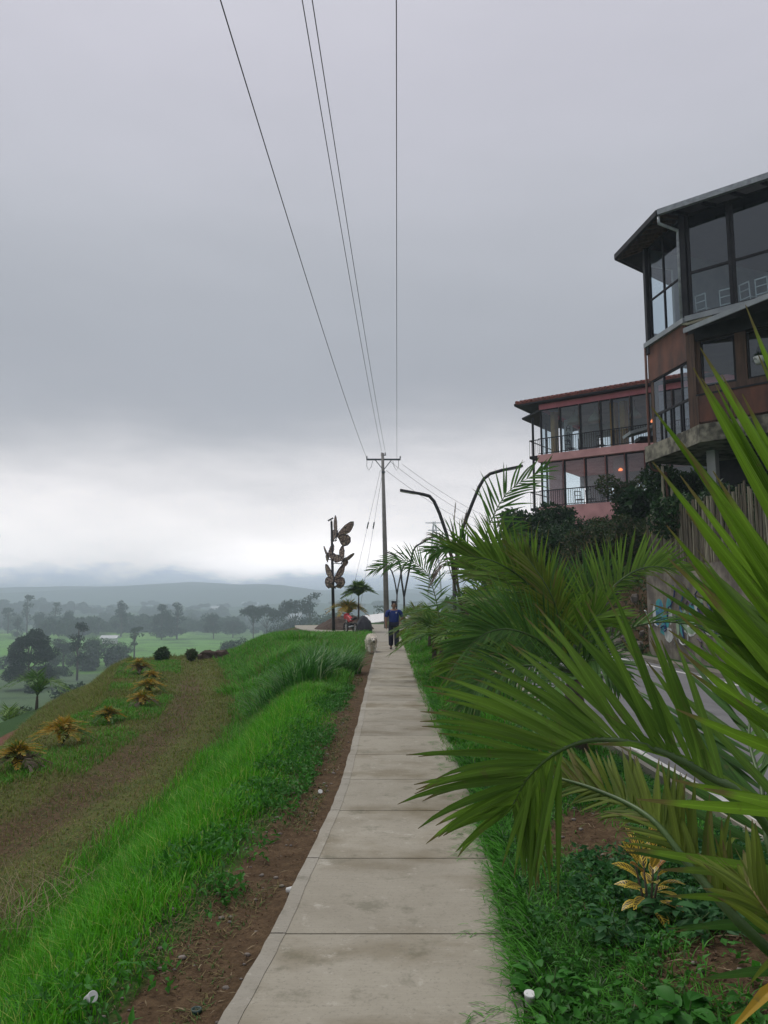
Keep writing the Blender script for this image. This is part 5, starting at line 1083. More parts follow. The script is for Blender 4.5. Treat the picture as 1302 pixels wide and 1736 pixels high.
# ---- generic palms
def palm(base, crown_h, nf, L, label, mats=(None,), seed=0, lf=.45, spread=(.3, 1.0), trunk_r=.06, npair=40, wid=.03, group=None, droop=.35, name='palm', low_mat=None, lift_=.15):
    rg = random.Random(seed); b = Vector(base); t = empty(name, b, label, 'palm', group)
    q = MB(); q.tube([(0, 0, -.1), (0, 0, crown_h*.5), (0, 0, crown_h)], [trunk_r*1.2, trunk_r, trunk_r*.7], 8, m_trunk); q.build('trunk', parent=t, smooth=True)
    for i in range(nf):
        az = 2.4*i + rg.uniform(-.3, .3); e = rg.uniform(*spread); l = L*rg.uniform(.8, 1.1); u = Vector((math.cos(az), math.sin(az), 0))
        mt_ = low_mat if (low_mat and e > spread[0] + .78*(spread[1] - spread[0])) else rg.choice(mats); c = b + Vector((0, 0, crown_h)); P = [c, c + u*l*.28*e + Vector((0, 0, l*.36*(1.15-e*.4))), c + u*l*.62*e + Vector((0, 0, l*.5*(1.25 - e*.75))), c + u*l*(.55 + .45*e) + Vector((0, 0, l*.55*(1.15 - e*1.25)))]
        frond(t, [tuple(p) for p in P], lf*L, npair, wid, mt_, ang=(58, 20), lift=lift_, droop=droop, r0=.008*L, rnd=.12, seg=4)
    return t
pl1 = PZ(832, 1118, 0); pl1 = Vector((1.62, 12.2, 0))
pt_ = palm(pl1, .9, 9, 1.5, 'palm behind the wide one, with one tall frond arching up right against the sky', (pm_green, pm_deep), 3, .32)
frond(pt_, [tuple(pl1 + Vector((0, 0, .9)))] + px3((822,930,12.2),(838,872,12.2),(868,828,12.2),(922,797,12.2)), .62, 32, .034, pm_deep, ang=(70, 20), lift=.1, droop=.3, up=(0, -1, .3), r0=.014, t0=.42, rnd=.05)
frond(pt_, [tuple(pl1 + Vector((0, 0, .9)))] + px3((805,975,12.1),(785,940,12.0),(765,925,11.9),(735,935,11.8)), .6, 40, .03, pm_deep, ang=(60, 20), up=(0, -1, .3), r0=.012, droop=.6)
frond(pt_, [tuple(pl1 + Vector((0, 0, .9)))] + px3((825,985,12.3),(835,930,12.4),(850,905,12.5),(880,900,12.6)), .55, 40, .03, pm_deep, ang=(60, 20), up=(0, -1, .3), r0=.012, droop=.6)
# dry upright spears
dp = Vector((1.45, 14.0, 0)); t = empty('dead_palm', dp, 'dead palm with upright brown spears and shrivelled hanging fronds below the nearest street lamp', 'palm')
q = MB(); q.tube([(0, 0, -.1), (0, 0, .8), (.05, 0, 1.7)], [.08, .07, .05], 8, m_trunk); q.build('trunk', parent=t, smooth=True)
c0 = (dp.x, dp.y, 1.3)
for a, b, dr_ in ((((765,960,14),(768,915,14),(772,862,14)), .3, .2), (((772,960,14),(780,915,14),(790,872,14)), .28, .2), (((755,940,14),(742,912,13.9),(722,915,13.8)), .30, 1.6), (((765,950,14.1),(752,925,14.1),(740,925,14.2)), .3, 1.8), (((770,960,14),(748,962,13.8),(733,985,13.7)), .3, 1.4), (((775,965,14),(790,950,14.1),(800,975,14.2)), .3, 1.4)):
    frond(t, [c0] + px3(*a), b, 26, .022, pm_dry, m_trunk, ang=(24, 10), droop=dr_, r0=.012, t0=.3)
for i, (px, Yb, ch, nf, L, ms, sd_, lb) in enumerate(((748, 17.0, .7, 9, 1.45, (pm_deep, pm_green), 11, 'palm with dark fronds left of the dead palm'), (736, 21.0, .8, 10, 1.4, (pm_green, pm_olive), 12, 'palm nearer the walking man, green and olive fronds'), (728, 25.5, .6, 9, 1.15, (pm_green, pm_olive, pm_dry), 13, 'bushy palm right behind the walking man'), (712, 31, .7, 9, 1.4, (pm_olive, pm_green), 14, 'olive palm in front of the utility pole'), (775, 15.5, .6, 8, 1.3, (pm_deep, pm_green), 15, 'low palm filling the strip between the wide palm and the road'), (703, 38, .8, 9, 1.5, (pm_green, pm_olive), 16, 'farthest palm of the roadside row'))):
    xw = max(PY(px, 1050, Yb).x, float(path_right(Yb)) + .45); palm((xw, Yb, 0), ch, nf, L, lb, ms, sd_, .36, (.3, .95))
pz_ = Vector((1.35, 17.6, .0)); frond(bpy.data.objects['palm.003'], [(1.3, 17.2, .9)] + px3((735,1000,17.2),(715,962,17.2),(680,950,17.2),(632,966,17.2)), .55, 44, .03, pm_deep, ang=(62, 22), up=(0, -1, .3), r0=.014, droop=.45)
# palms of the soil bed
a_ = PY(608, 1048, 46); palm((a_.x, 46, .3), 1.75, 18, 1.25, 'small palm with slender trunk in the soil bed beside the sculpture', (pm_green, pm_deep), 21, .42, (.05, .95), .05, 28, .06)
a_ = PY(590, 1050, 46.5); palm((a_.x, 46.5, .35), .6, 16, 1.5, 'yellowish bushy palm between the sculpture and the slender palm', (pm_olive, pm_olive, pm_yel), 22, .36, (.3, .9), .06, 24, .045)
# yellow-orange palmlets along the terrace
for i, (px, py, h, mt, lb) in enumerate(((28, 1314, .50, pm_yel, 'orange-yellow palmlet nearest the viewer at the left edge'), (106, 1268, .50, pm_yel, 'yellow palmlet second from the left, with one bright orange frond'), (183, 1230, .46, pm_yel, 'yellow palmlet third from the left on the terrace'), (241, 1203, .44, pm_yel, 'dark-based yellow palmlet at the bend of the row'), (252, 1180, .5, pm_yel, 'yellow palmlet just behind the one at the bend'), (258, 1160, .5, pm_yel, 'tall yellow-brown palmlet in the middle of the far group'), (236, 1145, .55, pm_yel, 'yellowed palmlet at the upper left of the far group'))):
    p = PZ(px, py, -1.02); palm((p.x, p.y, -1.03), h*.16, 34, h*(1.15 + .15*math.sin(i*2.3)), lb, (mt, mt, pm_olive, mt), 40 + i, .30, (.0, .8), .035, 20, .018, 'yellow palmlets along the terrace edge', .15, 'palmlet', pm_deep if i % 3 else pm_dry, .45)
# ---- croton with yellow-veined leaves
m_cro = new_mat('croton_leaf'); g = G(m_cro); tcu = g.n('ShaderNodeTexCoord').outputs['UV']; s = g.n('ShaderNodeSeparateXYZ'); g.l.new(tcu, s.inputs[0])
au = g.math('ABSOLUTE', g.math('SUBTRACT', s.outputs[0], .5)); ph = g.math('SUBTRACT', s.outputs[1], g.math('MULTIPLY', au, .45)); wv = g.math('ABSOLUTE', g.math('SINE', g.math('MULTIPLY', ph, 27.0)))
vein = g.ramp(wv, [(.35, 1.0), (.6, 0.0)]); mid_ = g.ramp(au, [(.06, 1.0), (.1, 0.0)]); rim = g.ramp(au, [(.38, 0.0), (.44, 1.0)])
yv = g.math('MAXIMUM', g.math('MAXIMUM', vein, mid_), rim); ymix = g.ramp(g.island(), [(.0, (.70, .48, .04)), (.6, (.74, .58, .09)), (.85, (.58, .22, .04)), (1.0, (.5, .42, .10))]); dk = g.ramp(g.island(), [(0., (.05, .035, .012)), (1., (.09, .10, .02))])
g.out(g.mix(yv, dk, ymix), .4, transl=.2)
def broadleaf(P, D, Nn, L, Wd, nseg=5):
    """UV-mapped oval leaves, 2 strips"""
    D = nrm(D); S = nrm(np.cross(D, Nn)); U = np.cross(S, D); n = len(P); V = np.zeros((n, nseg+1, 3, 3)); uv = np.zeros((n, nseg+1, 3, 2))
    for i in range(nseg+1):
        q = i/nseg; w = (Wd*math.sin(math.pi*min(1, .04 + q*.97))**.7*.5)[:, None]; c = P + D*(L*q)[:, None] - U*(L*.28*q*q)[:, None]
        V[:, i, 0] = c - S*w + U*w*.35; V[:, i, 1] = c; V[:, i, 2] = c + S*w + U*w*.35; uv[:, i, :, 1] = q; uv[:, i, 1, 0] = .5; uv[:, i, 2, 0] = 1
    k = (nseg+1)*3; qd = np.array([[3*i+j, 3*i+j+1, 3*i+j+4, 3*i+j+3] for i in range(nseg) for j in (0, 1)])[None]; Q = (np.arange(n)[:, None, None]*k + qd).reshape(-1, 4)
    return V.reshape(-1, 3), Q, uv.reshape(-1, 2)[Q.ravel()]
cb_ = PZ(1100, 1520, .22); cr = empty('croton', (cb_.x, cb_.y, Hs(cb_.x, cb_.y)), 'yellow-veined croton shrub in the planting bed', 'plant')
q = MB()
for k in range(4): q.tube([(0, 0, -.03), (.03*math.cos(k*1.6), .03*math.sin(k*1.6), .12), (.06*math.cos(k*1.6), .06*math.sin(k*1.6), .26)], [.008, .006, .004], 6, m_trunk)
q.build('stem', parent=cr, smooth=True)
n = 30; az = np.arange(n)*2.4 + RNG.uniform(-.3, .3, n); el = np.linspace(-.2, 1.3, n); P = np.stack([.05*np.cos(az), .05*np.sin(az), np.linspace(.06, .32, n)], 1); D = np.stack([np.cos(az)*np.cos(el), np.sin(az)*np.cos(el), np.sin(el)], 1)
V, Q, uv = broadleaf(P, D, np.tile([0, 0, 1.], (n, 1)) + rnd_dirs(n)*.3, RNG.uniform(.09, .14, n), RNG.uniform(.045, .065, n)); np_mesh('foliage', V, Q, m_cro, parent=cr, uv=uv, smooth=True)
# bluish broad-leaved plants round the croton and a leafy seedling
for (px, py, n, rad, Ls, lb) in ((1050, 1560, 36, .14, .065, 'dark broad-leaved weed at the left foot of the croton'), (1160, 1560, 44, .17, .065, 'dark broad-leaved weed at the right foot of the croton'), (1215, 1580, 22, .12, .08, 'dark broad-leaved weed farthest right beside the bare soil'), (1160, 1725, 14, .05, .11, 'light green leafy seedling alone on the bare soil near the bottom edge'), (930, 1625, 44, .13, .062, 'bright green broad-leaved weed at the left side of the bed'), (955, 1710, 40, .12, .06, 'bright green broad-leaved weed at the bottom edge left of the litter'), (1110, 1715, 36, .11, .055, 'bright green broad-leaved weed at the bottom edge of the bed')):
    b = PZ(px, py, .17); b.z = Hs(b.x, b.y); t = empty('weed_plant', b, lb, 'plant'); az = RNG.uniform(0, 6.28, n); r_ = rad*np.sqrt(RNG.random(n)); P = np.stack([r_*np.cos(az), r_*np.sin(az), RNG.uniform(.03, .12, n)], 1)
    D = np.stack([np.cos(az), np.sin(az), RNG.uniform(-.1, .6, n)], 1); V, Q, uv = broadleaf(P, D, rnd_dirs(n, 3), RNG.uniform(.7, 1.2, n)*Ls, RNG.uniform(.45, .65, n)*Ls); np_mesh('foliage', V, Q, MATS['weed_light'] if 'bright' in lb or 'light' in lb else MATS['weed_bluish'], parent=t, uv=uv, smooth=True)
    st = MB()
    for i in range(min(n, 10)): st.tube([(0, 0, -.02), tuple(P[i])], .003, 4, m_rach)
    st.build('stem', parent=t)

# ================================================================ SHRUBS AND TREES
lm_bush = leafmat('bush_leaf', (.010, .030, .010), (.032, .085, .025), alt=(.07, .12, .04), altp=.06, scale=1.2, rough=.45, transl=.2)
lm_vine = leafmat('vine_leaf', (.022, .045, .014), (.06, .10, .030), alt=(.10, .085, .045), altp=.2, scale=1.4, rough=.6, transl=.2)
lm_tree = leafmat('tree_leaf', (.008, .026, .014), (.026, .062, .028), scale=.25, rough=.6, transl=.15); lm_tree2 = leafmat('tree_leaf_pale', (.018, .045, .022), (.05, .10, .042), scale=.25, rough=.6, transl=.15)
m_bark = simple('bark', (.09, .075, .06), (.045, .038, .03), scale=3, rough=.9, stretch=(1, 1, .25), detail=7)
def cloud_leaves(blobs, per_m2, L, Wr=.5, shell=.55, up=.4):
    """leaves through the outer part of a set of ellipsoids: (centre, radii)"""
    Ps, Ds = [], []
    for c, r in blobs:
        r = np.array(r if hasattr(r, '__len__') else (r,)*3, float); n = int(per_m2*4*np.pi*np.mean(r)**2); d = rnd_dirs(n); f = shell + (1 - shell)*RNG.random(n)**.6
        lump = 1 + .22*(fbm(d[:, 0]*3 + c[0]*7, d[:, 1]*3 + d[:, 2]*4, 3) - .5)*2
        Ps.append(np.array(c) + d*r*(f*lump)[:, None]); Ds.append(d)
    P = np.concatenate(Ps); D = np.concatenate(Ds); n = len(P); dd = nrm(D*.6 + rnd_dirs(n)); Ll = L*RNG.uniform(.6, 1.3, n)
    return leaves(P, dd, nrm(D + rnd_dirs(n)*.7 + [0, 0, up]), Ll, Ll*Wr)
def bush(base, blobs, per, L, label, mat=None, cat='shrub', group=None, Wr=.5, name='shrub', stems=4):
    b = Vector(base); t = empty(name, b, label, cat, group); V, Q = cloud_leaves(blobs, per, L, Wr); np_mesh('foliage', V, Q, mat or lm_bush, parent=t)
    q = MB(); 
    for c, r in (blobs[:stems]): q.tube([(0, 0, -.25), (c[0]*.4, c[1]*.4, c[2]*.5), tuple(c)], [.06, .04, .02], 6, m_bark)
    q.build('stem', parent=t, smooth=True); return t
def rb(n, w, d, h, r, seed):
    rg = random.Random(seed); return [((rg.uniform(-w, w), rg.uniform(-d, d), rg.uniform(.25, 1)*h), r*rg.uniform(.7, 1.15)) for _ in range(n)]
def bsh(px, py, Y, w, d, h, r, n, seed, label, per=95, L=.22, mat=None, Wr=.55, name='shrub'):
    p = PY(px, py, Y); z = Hs(p.x, p.y); dz = p.z - z
    bl = [((c[0], c[1], c[2] + dz), rr) for c, rr in rb(n, w, d, h, r, seed)]
    return bush((p.x, p.y, z), bl, per, L, label, mat, Wr=Wr, name=name)
bsh(905, 965, 36, 1.0, .8, 2.2, .8, 12, 1, 'dark leafy shrub at the left end of the planting below the pink house')
bsh(985, 960, 35, 1.3, .8, 1.7, .8, 13, 2, 'dense dark shrub in the middle below the pink house', L=.16, per=140)
bsh(1085, 900, 33, .7, .6, 1.3, .55, 9, 3, 'big-leaved dark shrub in front of the pink house balcony', L=.30, per=60, Wr=.7)
bsh(1150, 860, 31, 1.0, .8, 1.3, .6, 9, 4, 'dark shrub under the concrete slab of the cafe', L=.2)
bsh(945, 900, 40, .8, .5, 1.0, .45, 8, 5, 'leafy shrub climbing to the lower balcony at its left end', L=.2)
bsh(935, 1010, 33, 1.6, .6, 2.2, .9, 12, 6, 'dark mass of shrub low on the hillside behind the palms')
bsh(1030, 1000, 31, 1.6, .5, 2.4, .8, 12, 7, 'climbing growth hanging down the embankment beside the brick wall', mat=lm_vine, L=.15, per=150)
bsh(1085, 950, 28.5, .8, .5, 1.3, .5, 8, 8, 'vine tangle at the corner of the retaining wall', mat=lm_vine, L=.13, per=170)
bsh(860, 1000, 45, 1.2, 1, 2.2, .9, 12, 9, 'round dark shrub at the left edge of the hillside')
bsh(1058, 872, 34, .8, .5, 1.3, .6, 8, 10, 'green shrub just above the bamboo fence corner', mat=lm_vine, L=.16)
bsh(1240, 900, 23, 2.0, .5, 1.0, .55, 12, 12, 'dark growth behind the bamboo fence', L=.16)
x, y = scatter(30000, 7.95, 12.5, 25.3, 50, None, 1.3); n = len(x); D = rnd_dirs(n, .2); Ll = RNG.uniform(.05, .16, n); V, Q = leaves(np.stack([x, y, Hn(x, y) + RNG.uniform(0, .15, n)], 1), D, rnd_dirs(n, 1), Ll, Ll*.55); tag(np_mesh('ground_cover', V, Q, lm_vine), kind='stuff')
x, y = scatter(22000, 8.9, 22, 26, 60, None, 1.0); n = len(x); D = rnd_dirs(n, .2); Ll = RNG.uniform(.15, .35, n); V, Q = leaves(np.stack([x, y, Hn(x, y) + RNG.uniform(0, .5, n)], 1), D, rnd_dirs(n, 1), Ll, Ll*.55); tag(np_mesh('hillside_growth', V, Q, lm_bush), kind='stuff')
m_rock = simple('embankment_stone', (.16, .14, .12), (.07, .06, .05), scale=2, rough=.9, detail=7, bump=.6, bdist=.03)
rk = MB(); rs = random.Random(8)
for i in range(260):
    yy = rs.uniform(25.5, 42); xx = rs.uniform(8.0, 9.7); s_ = rs.uniform(.06, .24); rk.blob((xx, yy, Hs(xx, yy) + s_*.2), (s_, s_*1.1, s_*.8), m_rock, 7, 5, .25, i)
tag(rk.build('embankment_stones'), kind='stuff')
# left terrace shrubs, rock
for px, py, r, lb in ((275, 1122, .36, 'round green shrub at the far end of the terrace, left of its twin'), (325, 1118, .28, 'small brownish shrub between the round green one and the boulder'), (421, 1106, .32, 'small dark shrub right of the boulder, below the bank')):
    p = PZ(px, py, -1.0); bush((p.x, p.y, -1.0), [((0, 0, r*.8), (r*.9, r*.9, r))], 900, .10, lb, lm_vine if 'brown' in lb else lm_bush, stems=1)
p = PZ(361, 1116, -1.0); q = MB(); 
for i in range(5): q.blob((random.Random(i).uniform(-.45, .45), random.Random(i+9).uniform(-.2, .2), .12), (.42, .3, .32), m_soil, 9, 7, .25, i)
bo2 = q.build('boulder'); bo2.location = (p.x, p.y, -1.05); tag(bo2, 'dark brown earth-covered boulder at the end of the dirt track', 'boulder')

def tree_mesh(kind, seed):
    """crown blobs in unit-height space for several habits"""
    rg = random.Random(seed); bl = []
    if kind == 'broad':      # big rounded evergreen
        for i in range(34):
            f = rg.uniform(.12, .95); w = .38*math.sin(math.pi*min(1, .18 + (f)*.78))**.6*(1.0 if f < .6 else (1 - (f-.6)*1.25)); a = rg.uniform(0, 6.28); rr = rg.uniform(.5, 1)*w; bl.append(((rr*math.cos(a), rr*math.sin(a), f), (.13, .13, .085)))
    elif kind == 'eucalypt': # tall, open, clumped
        for i in range(15):
            f = rg.uniform(.38, .98); w = .16*(1.15 - abs(f - .62)*1.4); a = rg.uniform(0, 6.28); rr = rg.uniform(.2, 1)*w; bl.append(((rr*math.cos(a), rr*math.sin(a), f), (.075, .075, .045)))
    elif kind == 'cone':
        for i in range(22):
            f = rg.uniform(.12, .97); w = .26*(1.02 - f)**.75; a = rg.uniform(0, 6.28); rr = rg.uniform(.3, 1)*w; bl.append(((rr*math.cos(a), rr*math.sin(a), f), (.085, .085, .075)))
    elif kind == 'flat':     # spreading umbrella crown
        for i in range(14):
            a = rg.uniform(0, 6.28); rr = rg.uniform(.05, .42); bl.append(((rr*math.cos(a), rr*math.sin(a), .88 - .35*rr + rg.uniform(-.1, .05)), (.13, .13, .06)))
    else:                    # low round
        for i in range(12):
            a = rg.uniform(0, 6.28); rr = rg.uniform(.0, .36); bl.append(((rr*math.cos(a), rr*math.sin(a), rg.uniform(.25, .85)), (.17, .17, .15)))
    return bl
TREES = {}
def tree(kind, base, H, label=None, cat='tree', group=None, seed=0, dens=1.0, wide=1.0, leafL=None, mat=None, name='tree', kindtag=None):
    key = (kind, seed, dens, mat)
    b = Vector(base)
    if key not in TREES:
        bl = tree_mesh(kind, seed); L = (leafL or .04)
        per = 900*dens
        V, Q = cloud_leaves(bl, per*1.0, L, .6, .45)
        t0 = empty(name, b); cr_ = np_mesh('crown', V, Q, mat or lm_tree, parent=t0)
        q = MB(); zt = max(c[2] for c, r in bl); lean_ = random.Random(seed).uniform(-.03, .03)
        q.tube([(0, 0, -.08), (lean_*.5, 0, zt*.35), (lean_, .01, zt*.65), (lean_*1.2, 0, zt*.95)], [.022, .017, .011, .004], 7, m_bark)
        for c, r in bl[::2]: q.tube([(lean_*.7, 0, max(.1, c[2]*.6)), (c[0]*.6, c[1]*.6, c[2]*.85), c], [.009, .006, .003], 5, m_bark)
        q.build('trunk', parent=t0, smooth=True); TREES[key] = t0; t = t0
    else:
        t = copy_tree(TREES[key])
        for k in ('label', 'category', 'group'):
            if k in t: del t[k]
    t.location = b; t.scale = (H*wide, H*wide, H); t.rotation_euler = (0, 0, random.Random(int(b.x*13+b.y)).uniform(0, 6.28)); tag(t, label, cat, group); return t
def ftree(kind, px, py_base, py_top, Y, label, group=None, **k):
    p = PY(px, py_base, Y); z = Hs(p.x, p.y); top = PY(px, py_top, Y).z; return tree(kind, (p.x, p.y, z - .2), top - z + .2, label, group=group, **k)
ftree('broad', 48, 1168, 1066, 190, 'large dense dark tree standing alone at the left, nearest of the valley trees', seed=1, dens=2.6, leafL=.036, wide=1.0)
ftree('eucalypt', 131, 1142, 1058, 230, 'slender tall tree just right of the large dense one, bare lower trunk', seed=2, dens=1.3, wide=1.0)
ftree('cone', 205, 1072, 1019, 560, 'tall pointed dark tree standing alone at the edge of the bright meadow', seed=3, wide=1.15)
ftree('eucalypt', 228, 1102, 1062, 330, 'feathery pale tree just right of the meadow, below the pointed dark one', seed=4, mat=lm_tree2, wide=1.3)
ftree('eucalypt', 46, 1062, 1010, 620, 'tallest thin eucalypt in the left group on the skyline', seed=5, wide=1.0)
ftree('eucalypt', 14, 1062, 1026, 600, 'open-crowned tree at the far left edge of the skyline group', seed=6, wide=1.3)
ftree('cone', 30, 1066, 1044, 520, 'small dark cone-shaped tree in the left skyline group', seed=7, wide=1.2)
ftree('eucalypt', 92, 1062, 1022, 620, 'thin tree with rounded top right of the tallest eucalypt', seed=8, wide=1.2)
ftree('round', 66, 1064, 1034, 590, 'broad dark tree between the tallest eucalypt and the thin one', seed=9, wide=1.2)
ftree('round', 115, 1064, 1033, 580, 'rounded dark tree at the right end of the left skyline group', seed=10, wide=.95)
ftree('broad', 274, 1076, 1026, 520, 'dark tree, left of the pair in the middle of the valley', seed=11, wide=.85)
ftree('cone', 300, 1076, 1022, 530, 'dark tree, right of the pair in the middle of the valley', seed=12, wide=1.35)
ftree('round', 362, 1074, 1034, 540, 'rounded dark tree right of the pair in mid valley', seed=13, wide=1.0)
ftree('round', 395, 1074, 1048, 560, 'low dark tree right of the rounded one in mid valley', seed=14, wide=1.6)
ftree('flat', 430, 1075, 1022, 420, 'open tree at the left end of the group above the bank', seed=15, wide=.75)
ftree('flat', 452, 1072, 1020, 430, 'airy tree second in the group above the bank', seed=16, wide=.75)
ftree('flat', 500, 1068, 1011, 400, 'large umbrella-crowned tree in the group left of the sculpture', seed=17, wide=.85)
ftree('eucalypt', 527, 1066, 1006, 420, 'tallest tree of the group left of the sculpture', seed=18, wide=1.3)
ftree('round', 480, 1080, 1036, 380, 'dense dark tree under the umbrella-crowned one', seed=19, wide=1.2)
ftree('round', 108, 1110, 1082, 300, 'low round tree behind the slender tall one', seed=20, wide=1.5)
ftree('round', 158, 1118, 1078, 300, 'wide low tree in the hollow right of the slender one', seed=21, wide=1.3, mat=lm_tree2)
ftree('round', 196, 1118, 1085, 290, 'wide low tree at the right end of the hollow', seed=22, wide=1.3)
ftree('round', 393, 1100, 1076, 260, 'small dark tree beside the white hut', seed=23, wide=.9)
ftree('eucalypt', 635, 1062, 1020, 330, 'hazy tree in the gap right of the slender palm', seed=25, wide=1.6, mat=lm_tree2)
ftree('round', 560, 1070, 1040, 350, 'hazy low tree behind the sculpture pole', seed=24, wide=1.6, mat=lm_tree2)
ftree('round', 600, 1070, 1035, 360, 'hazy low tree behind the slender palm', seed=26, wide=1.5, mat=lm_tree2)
# shrubs and palms on the slope below the terrace
p = PY(75, 1215, 62); bush((p.x, 62, Hs(p.x, 62)), [((x_, 0, 1.1 + .3*math.sin(x_*2)), (1.0, .9, .9)) for x_ in (-1.6, -.5, .6, 1.6)], 60, .30, 'dark shrub on the slope below the terrace, left of the small palm', lm_tree2)
for px, py, Y, lb in ((118, 1218, 48, 'small green palm below the terrace edge, right of the dark shrub'), (16, 1232, 40, 'small grey-green palm at the left edge above the red earth'), (170, 1180, 52, 'palm frond tops just below the terrace corner'), (60, 1240, 36, 'thin palm on the red earth')):
    p = PY(px, py, Y); z = Hs(p.x, p.y); palm((p.x, p.y, z), max(.6, p.z - z), 8, 2.0, lb, (pm_deep, pm_green), int(px), .3, (.3, .95), .07, 22, .05)
# hedgerow woods across the valley: one uncountable mass
Vs = []; rg = random.Random(77); parts = []
def clump(cx, cy, s, H):
    z = Hs(cx, cy); bl = [((cx + rg.uniform(-.5, .5)*s, cy + rg.uniform(-.5, .5)*s, z + H*rg.uniform(.3, .8)), (s*.42, s*.42, H*.35)) for _ in range(3)]; parts.append(cloud_leaves(bl, 1.5/(s*.10), s*.17, .7, .5))
for ln in range(60):
    x0_ = rg.uniform(-700, 350); y0_ = rg.uniform(260, 1150); a = rg.uniform(-.5, .5) + (0 if ln % 3 else 1.3); L_ = rg.uniform(60, 320); k = int(L_/9)
    for i in range(k):
        cx = x0_ + math.cos(a)*i*9 + rg.uniform(-4, 4); cy = y0_ + math.sin(a)*i*9 + rg.uniform(-4, 4)
        if cy < 240 or rg.random() < .2 or ((cx + 170)/130)**2 + ((cy - 400)/85)**2 < 1: continue
        s = rg.uniform(3.5, 9)*(1 + cy/1800); clump(cx, cy, s, s*rg.uniform(.7, 1.3))
for i in range(260):
    cy = rg.uniform(850, 1500); cx = rg.uniform(-1100, 700); s = rg.uniform(8, 17); clump(cx, cy, s, s*.45)
for i in range(22):
    cy = rg.uniform(120, 260); cx = -cy*.5 + rg.uniform(-40, 110); 
    if cx > edge_x(np.array([min(cy, 119)]))[0] - 25 and cy < 130: continue
    s = rg.uniform(2.5, 6); clump(cx, cy, s, s*.7)
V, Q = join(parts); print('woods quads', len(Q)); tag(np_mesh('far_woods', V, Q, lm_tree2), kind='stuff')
# far huts
def hut(px, py, Y, w, h, label, name='hut'):
    p = PY(px, py, Y); z = Hs(p.x, p.y); t = empty(name, (p.x, p.y, z), label, 'building'); q = MB(); q.box((0, 0, h*.35), (w, w*.7, h*.9), .3, m_white); q.build('wall', parent=t)
    q = MB(); q.add([Vector(v) for v in ((-w*.6,-w*.45,h*.8),(w*.6,-w*.45,h*.8),(w*.6,w*.45,h*.8),(-w*.6,w*.45,h*.8),(-w*.6,0,h*1.25),(w*.6,0,h*1.25))], [(0,1,5,4),(2,3,4,5),(0,4,3),(1,2,5),(0,3,2,1)], m_grey); q.build('roof', parent=t)
hut(187, 1074, 480, 9, 4, 'open white-roofed shelter left of the pointed dark tree'); hut(395, 1104, 250, 3.4, 1.5, 'tiny white hut below the meadow, left of the bank')
hut(300, 1042, 900, 12, 6, 'pale farm building above the pair of dark trees'); hut(500, 1030, 1100, 18, 8, 'pale building far off above the umbrella-crowned tree'); hut(425, 1014, 1700, 30, 10, 'pale roof on the misty hillside')
hut(370, 1028, 1200, 18, 7, 'pale farmhouse high in the valley right of mid picture')
# grass hanging over the right edge of the path
x, y = scatter(5000, lambda y: path_right(y) - .03, lambda y: path_right(y) + .12, 1.9, 16, lambda x, y: smooth(.30, .55, fbm(x*2.5, y*2.5, 61)), 1.5)
n = len(x); P = np.stack([x, y, np.maximum(Hn(x, y), .03)], 1); V, Q = blades(P, RNG.uniform(.07, .15, n), wd(y)*1.4, RNG.uniform(.5, 1.4, n), RNG.uniform(2.0, 4.4, n), 3); tag(np_mesh('grass', V, Q, gm_deep), 'grass hanging over the right edge of the path', kind='stuff')
# ================================================================ MAN
def skin_fig(name, nodes, edges, mat, parent=None, root=0, sub=2, loc=None):
    """nodes: {key:(x,y,z,r)}; surface grown round the joint graph"""
    keys = list(nodes); me = bpy.data.meshes.new(name); me.from_pydata([nodes[k][:3] for k in keys], [(keys.index(a), keys.index(b)) for a, b in edges], [])
    o = bpy.data.objects.new(name, me); COL.objects.link(o); me.materials.append(mat)
    sm = o.modifiers.new('skin', 'SKIN'); sm.use_smooth_shade = True
    if not me.skin_vertices: 
        with bpy.context.temp_override(object=o, active_object=o): pass
    sv = me.skin_vertices[0].data
    for i, k in enumerate(keys):
        r = nodes[k][3]; r = r if hasattr(r, '__len__') else (r, r); sv[i].radius = r; sv[i].use_root = (i == root)
    if sub: s = o.modifiers.new('sub', 'SUBSURF'); s.levels = sub; s.render_levels = sub
    if parent is not None: o.parent = parent
    if loc is not None: o.location = loc
    return o
m_skin = simple('skin', (.30, .17, .11), (.25, .13, .085), scale=8, rough=.55, bump=.05); m_shirt = simple('blue_shirt', (.010, .038, .21), (.007, .024, .14), scale=5, rough=.8); m_trou = simple('navy_trousers', (.012, .015, .04), (.007, .009, .025), scale=5, rough=.85)
m_shoe = simple('grey_shoe', (.16, .15, .14), (.09, .085, .08), scale=9, rough=.7); m_hair = simple('dark_hair', (.012, .01, .009), (.03, .024, .02), scale=40, rough=.7)
mn = PZ(668, 1101, .03); mx_, my_ = mn.x, mn.y
S_ = (PY(668, 1022, my_).z - .03)/1.72
man = empty('person', (mx_, my_, .03), 'person in blue polo shirt and navy trousers walking on the path, one arm behind back', 'person'); man.scale = (S_*1.16, S_*1.16, S_)
